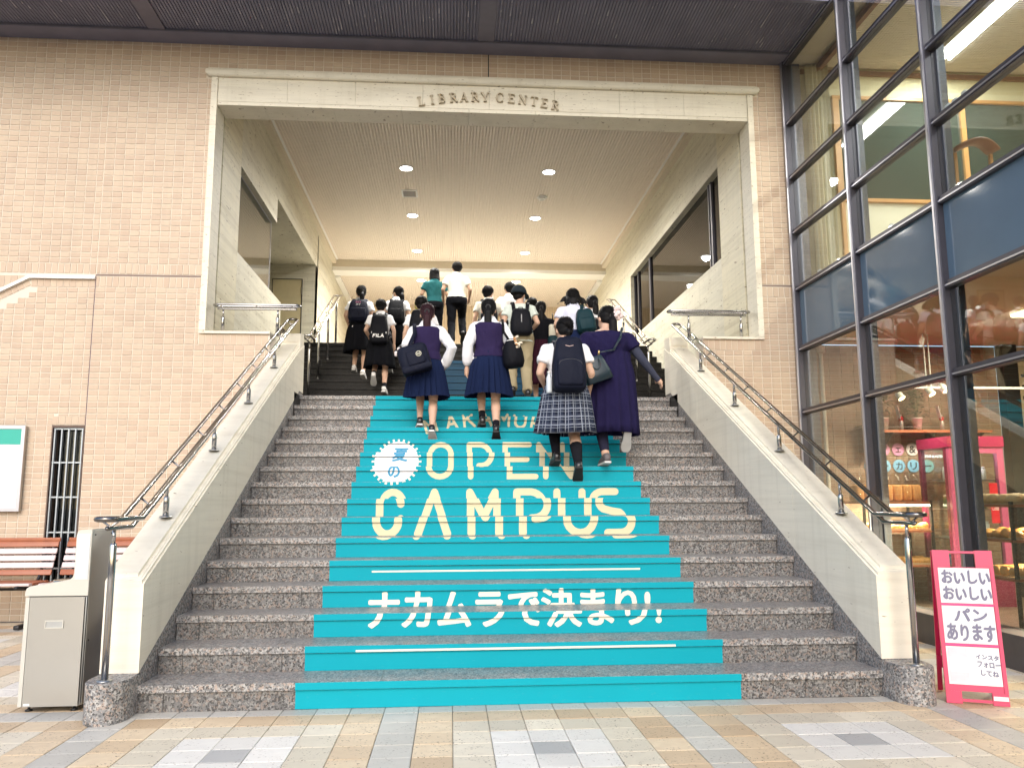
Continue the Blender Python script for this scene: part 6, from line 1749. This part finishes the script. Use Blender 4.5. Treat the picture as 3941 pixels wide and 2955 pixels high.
# 6b behind
p = person('person with short hair mostly hidden behind the reddish ponytail wearer', -.70, 1.72, stepZ(16), 1.59, 0., 1.05, 'short', C_SHIRT, 'pants', C_BLACK, .3, 'short', legs=((-1, -.09, .14, 0, .05), (1, .09, -.1, 0, .3)), shoes=(SHOEW, SOLEB), vox=.0135)
backpack(p, 'black backpack half hidden behind the reddish ponytail', C_BAGK, .9, 1.36, .15, .08)
# 7
p = person('person with long black ponytail, violet vest and pleated navy skirt with arm hanging down', .175, -.52, stepZ(12), 1.665, 0., 1.0, 'long', C_SHIRT, 'pleat', C_NAVY, .315, 'pony', HAIR, legs=climb(-1, .1636, .30, .07, .35), vest=C_VEST, socks=.22, shoes=(SHOEB, SOLEB), arms={-1: ((.235, -.05, 1.06), (.245, .03, .83), .5), 1: ((.235, -.03, 1.08), (.20, .1, .97), 1.0)}, head_turn=-.1)
c = p['TP'](.255, -.13, .95); b = thing('shoulder_bag', 'black drawstring shoulder bag on the right hip of the long black ponytail wearer', 'bag', to_world(p, c))
M = Matrix.Rotation(-.12, 3, 'Y')
mb = MB(); mb.loft([[M @ Vector((r1 * math.cos(a), r2 * math.sin(a), zz)) for a in [6.283 * k / 20 for k in range(20)]] for zz, r1, r2 in ((-.17, .06, .05), (-.165, .10, .08), (-.10, .125, .10), (0, .12, .095), (.09, .10, .08), (.14, .07, .055), (.165, .06, .05))]); part('bag_body', mb, C_BAGK, b, True, False)
mb = MB(); TPp = p['TP']; flatstrap(mb, [M @ Vector((-.02, 0, .15)), TPp(.155, -.12, 1.2) - c, TPp(.15, -.05, 1.35) - c, TPp(.15, .05, 1.33) - c, TPp(.19, .1, 1.1) - c, M @ Vector((0, .05, .15))], .03, .008); part('strap', mb, C_BAGK, b, True, False)
mb = MB(); mb.tube([M @ Vector((.062 * math.cos(6.28 * k / 16), .052 * math.sin(6.28 * k / 16), .15)) for k in range(16)], .006, 6, closed=True); part('drawstring', mb, PAPER, b, True, False)
t = thing('plush_charm', 'cream and orange frilled charm tied to the black drawstring bag', 'charm', to_world(p, p['TP'](.30, -.22, 1.07)))
mb = MB(); rn = random.Random(8)
for k in range(7): mb.ell((.02 + rn.uniform(-.035, .045), rn.uniform(-.02, .02), rn.uniform(-.07, .05)), (.026, .018, .016), 8, 6, Matrix.Rotation(rn.uniform(-1, 1), 3, 'Y'))
part('frill', mb, plain('cream frill', (.76, .66, .52), .9), t, True, False)
mb = MB()
for k in range(3): mb.ell((-.035 + .012 * k, -.012, .03 - .03 * k), (.018, .015, .016), 8, 6)
part('orange_knot', mb, plain('orange knot', (.60, .30, .12), .9), t, True, False)
# 7b
p = person('person in white shirt with short hair and mask hidden behind the long black ponytail', .365, 3.72, stepZ(20), 1.67, 0., 1.05, 'short', C_SHIRTC, 'pants', C_BLACK, .3, 'short', legs=climb(-1), shoes=(SHOEB, SOLEB), vox=.0135, head_turn=-.5, mask=True)
backpack(p, 'black one strap backpack behind the long black ponytail', C_BAGK, .86, 1.26, .13, .08, straps=(-1,))
# 8: cap
p = person('person in dark cap, pale mint shirt and khaki trousers on the landing', .665, 1.02, stepZ(16), 1.58, 0., 1.05, 'tee', C_MINT, 'pants', C_KHAKI, .3, 'short', legs=((-1, -.10, .22, .03, .5), (1, .085, -.06, 0, .12)), shoes=(SHOEB, SOLEB), vox=.0105, head_turn=-.6, mask=True, arms={-1: ((.225, .0, 1.08), (.16, .2, 1.05), 1.), 1: ((.235, -.02, 1.08), (.18, .18, 1.02), 1.)})
mb = MB(); HT = p['HT']; ss = p['s']
R_ = []
for k in range(9):
    a = math.pi / 2 * k / 8; R_.append([HT(.112 * math.cos(a) ** .8 * math.cos(q), -.012 + .124 * math.cos(a) ** .8 * math.sin(q), .010 + .132 * math.sin(a)) for q in [6.283 * i / 20 for i in range(20)]])
mb.loft(R_); capm = cloth('dark slate cap', (.018, .026, .034), .8)
cp_ = part('cap', mb, capm, p['t'], True, False)
mb = MB(); mb.loft([[HT(.10 * math.cos(q), .06 + (.135 if math.sin(q) > 0 else .03) * math.sin(q), .018 + zz - .022 * max(0, math.sin(q))) for q in [6.283 * i / 20 for i in range(20)]] for zz in (0, .008)]); part('cap_peak', mb, capm, cp_, True, False)
b, M, hz, dp, hw = backpack(p, 'black drawstring backpack on the pale mint shirt', C_BAGK, .86, 1.24, .14, .075, pocket=False)
mb = MB(); mb.obox(M @ Vector((0, -dp * 1.05, -.02)), .006, .004, .10, M); part('zip_tape', mb, plain('grey tape', (.25, .25, .26), .5), b, False, False)
# 8b, 9b
p = person('person with short black hair hidden behind the dark cap on the inner steps', .75, 4.02, stepZ(21), 1.66, 0., 1.05, 'short', C_SHIRT, 'pants', C_BLACK, .3, 'short', legs=climb(1), shoes=(SHOEB, SOLEB), vox=.0135, head_turn=.3)
p = person('person with a pale hair band of whom only the head shows beside the dark cap', 1.09, 3.46, stepZ(19), 1.57, 0., 1., 'short', C_SHIRT, 'skirt', C_BLACK, .33, 'band', legs=climb(-1), shoes=(SHOEB, SOLEB), vox=.0135)
mb = MB(); mb.tube([p['HT'](.09 * math.cos(a), -.02, .04 + .09 * math.sin(a)) for a in [3.1416 * k / 10 for k in range(11)]], .006, 6); part('hair_band', mb, plain('pale band', (.6, .6, .62), .6), p['t'], True, False)
# 9
p = person('person in dark clothes and long maroon skirt between the cap and the windblown hair', 1.02, 1.62, stepZ(16), 1.51, 0., 1.0, 'long', C_BLACK, 'gather', C_MAROON, .20, 'pony', legs=((-1, -.08, .12, 0, .05), (1, .08, -.12, 0, .3)), shoes=(SHOEB, SOLEB), vox=.0125, arms={1: ((.23, -.02, 1.08), (.20, .14, 1.0), 1.)})
wl = to_world(p, p['TP'](.20, -.17, 1.02)); b = thing('tote_bag', 'tote bag with cream top and dark teal bottom beside the maroon skirt', 'bag', wl)
mb = MB(); mb.rbox((0, 0, .075), .10, .045, .10, .03); part('bag_top', mb, cloth('cream canvas', (.62, .60, .50)), b, True, False)
mb = MB(); mb.rbox((.0, -.005, -.075), .115, .06, .095, .05); part('bag_body', mb, C_BAGT, b, True, False)
mb = MB(); mb.tube([(-.04, .0, .16), (-.04, .03, .30), (-.03, .12, .36)], .008, 6); part('strap', mb, C_BAGK, b, True, False)
# 10
p = person('person with windblown bob hair and pale blue white shirt on the landing', 1.43, 1.20, stepZ(16), 1.60, 0., 1.1, 'short', C_SHIRTB, 'skirt', C_NAVY, .33, 'wind', legs=((-1, -.08, .14, 0, .05), (1, .08, -.1, 0, .3)), shoes=(SHOEB, SOLEB), socks=.5, vox=.0115, arms={-1: ((.235, -.02, 1.08), (.20, .16, 1.0), 1.), 1: ((.235, -.02, 1.08), (.20, .14, .98), 1.)})
backpack(p, 'dark teal backpack slung on one shoulder below the windblown hair', C_BAGT, .92, 1.27, .125, .08, straps=(1,), dx=.13, tilt=-.12)
# 11
p = person('person with ponytail and white shirt behind the woman with the flower scrunchie', 1.77, 1.62, stepZ(16), 1.61, 0., 1.0, 'short', C_SHIRT, 'skirt', C_BLACK, .33, 'pony', legs=((-1, -.08, .14, 0, .05), (1, .08, -.1, 0, .3)), shoes=(SHOEB, SOLEB), vox=.0125, head_turn=.3)
backpack(p, 'black backpack low on the white shirt behind the flower scrunchie', C_BAGK, .80, 1.22, .13, .08)
# 12: plaid skirt
p = person('person in white short sleeved shirt and gathered plaid skirt with knee socks', .905, -1.66, stepZ(9), 1.68, 0., 1.14, 'short', C_SHIRT, 'gather', C_PLAID, .30, 'bun', legs=climb(-1, .1636, .31, .085, .55, .2), socks=.62, shoes=(SHOEB, SOLEB), head_turn=.25, arms={-1: ((.235, -.03, 1.04), (.17, .15, .93), 1.), 1: ((.225, -.03, 1.04), (.215, .10, .86), .8)})
b, M, hz, dp, hw = backpack(p, 'tall dark navy backpack with side pocket bottle above the plaid skirt', C_BAGN, .83, 1.36, .150, .10)
mb = MB(); mb.tube([M @ Vector((-.04, -dp * .82, hz * .62)), M @ Vector((0, -dp * .86, hz * .585)), M @ Vector((.04, -dp * .82, hz * .62))], .004, 6); part('pale_tag', mb, plain('pale pink tag', (.66, .48, .45), .6), b, True, False)
wl = to_world(p, p['TP'](-.185, -.17, .92)); t = thing('water_bottle', 'clear water bottle in the side pocket of the tall navy backpack', 'bottle', wl)
mb = MB(); mb.lathe((0, 0, -.10), [(.028, 0), (.03, .02), (.03, .15), (.014, .185), (.014, .20)], 14); part('bottle_body', mb, plain('clear bottle plastic', (.55, .60, .64), .15), t, True, False)
mb = MB(); mb.lathe((0, 0, .10), [(.016, 0), (.016, .018), (.001, .02)], 12); part('bottle_cap', mb, PLAST, t, True, False)
# 13: woman in the long violet dress
p = person('person in long violet dress with white flower scrunchie and slate arm covers', 1.40, -1.30, stepZ(10), 1.71, 0., 1.30, 'tee', C_DRESS, 'dress', C_DRESS, .195, 'pony', legs=((-1, -.06, -.02, 0, .12), (1, .155, .02, .17, .75)), shoes=(SHOEG, SOLEW), low=True, head_turn=.45, arms={-1: ((.235, -.02, 1.05), (.21, .12, .88), .8), 1: ((.275, -.02, 1.07), (.395, .03, .90), .5)})
for sd, sh_, E_, W_ in p['arms']:
    mb = MB(); dv = (W_ - E_).normalized(); mb.limb([lerp(sh_, E_, .5), E_, lerp(E_, W_, .4), W_, W_ + dv * .05], [.054, .047, .043, .031, .033], 12); part('arm_cover', mb, C_SLEEVE, p['t'], True, False)
mb = MB(); rn = random.Random(2)
for k in range(10):
    a = 6.28 * k / 10; mb.ell(p['HT'](.062 + .04 * math.cos(a), -.118 + .014 * math.sin(3 * a), .03 + .05 * math.sin(a)), (.026, .022, .026), 8, 6)
mb.ell(p['HT'](.062, -.135, .03), (.03, .02, .03), 8, 6); part('flower_scrunchie', mb, plain('white pink scrunchie', (.80, .66, .64), .9, var=.12, vs=60), p['hair'], True, False)
c = p['TP'](-.17, -.235, .92); b = thing('hand_bag', 'dark teal leather handbag hanging across the long violet dress', 'bag', to_world(p, c), .1)
M = Matrix.Rotation(-.35, 3, 'Y')
mb = MB()
R_ = []
for zz, hx, hy in ((-.14, .135, .055), (-.135, .145, .065), (-.05, .14, .058), (.06, .12, .040), (.12, .105, .024), (.125, .10, .018)):
    R_.append([M @ Vector((hx * (abs(math.cos(q)) ** .45) * (1 if math.cos(q) > 0 else -1), hy * (abs(math.sin(q)) ** .6) * (1 if math.sin(q) > 0 else -1), zz)) for q in [6.283 * i / 24 for i in range(24)]])
mb.loft(R_); part('bag_body', mb, LEATH, b, True, False)
mb = MB(); mb.tube([M @ Vector((.055 * math.cos(a), -.055, .10 - .10 * math.sin(a) * 1.1)) for a in [3.1416 * k / 10 for k in range(11)]], .008, 8); part('carry_handle', mb, LEATH, b, True, False)
mb = MB(); mb.tube([M @ Vector((.08, 0, .12)), M @ Vector((.10, -.01, .17))], .010, 8); part('buckle', mb, plain('brass buckle', (.55, .42, .18), .3, 1.), b, True, False)
mb = MB(); TPp = p['TP']; Ri = Matrix.Rotation(-.1, 3, 'Z')
flatstrap(mb, [M @ Vector((.10, 0, .15)), Ri @ (TPp(.02, -.205, 1.12) - c), Ri @ (TPp(.10, -.175, 1.26) - c), Ri @ (TPp(.135, -.08, 1.365) - c), Ri @ (TPp(.14, .06, 1.34) - c), Ri @ (TPp(.05, .15, 1.18) - c)], .022, .006); part('strap', mb, LEATH, b, True, False)
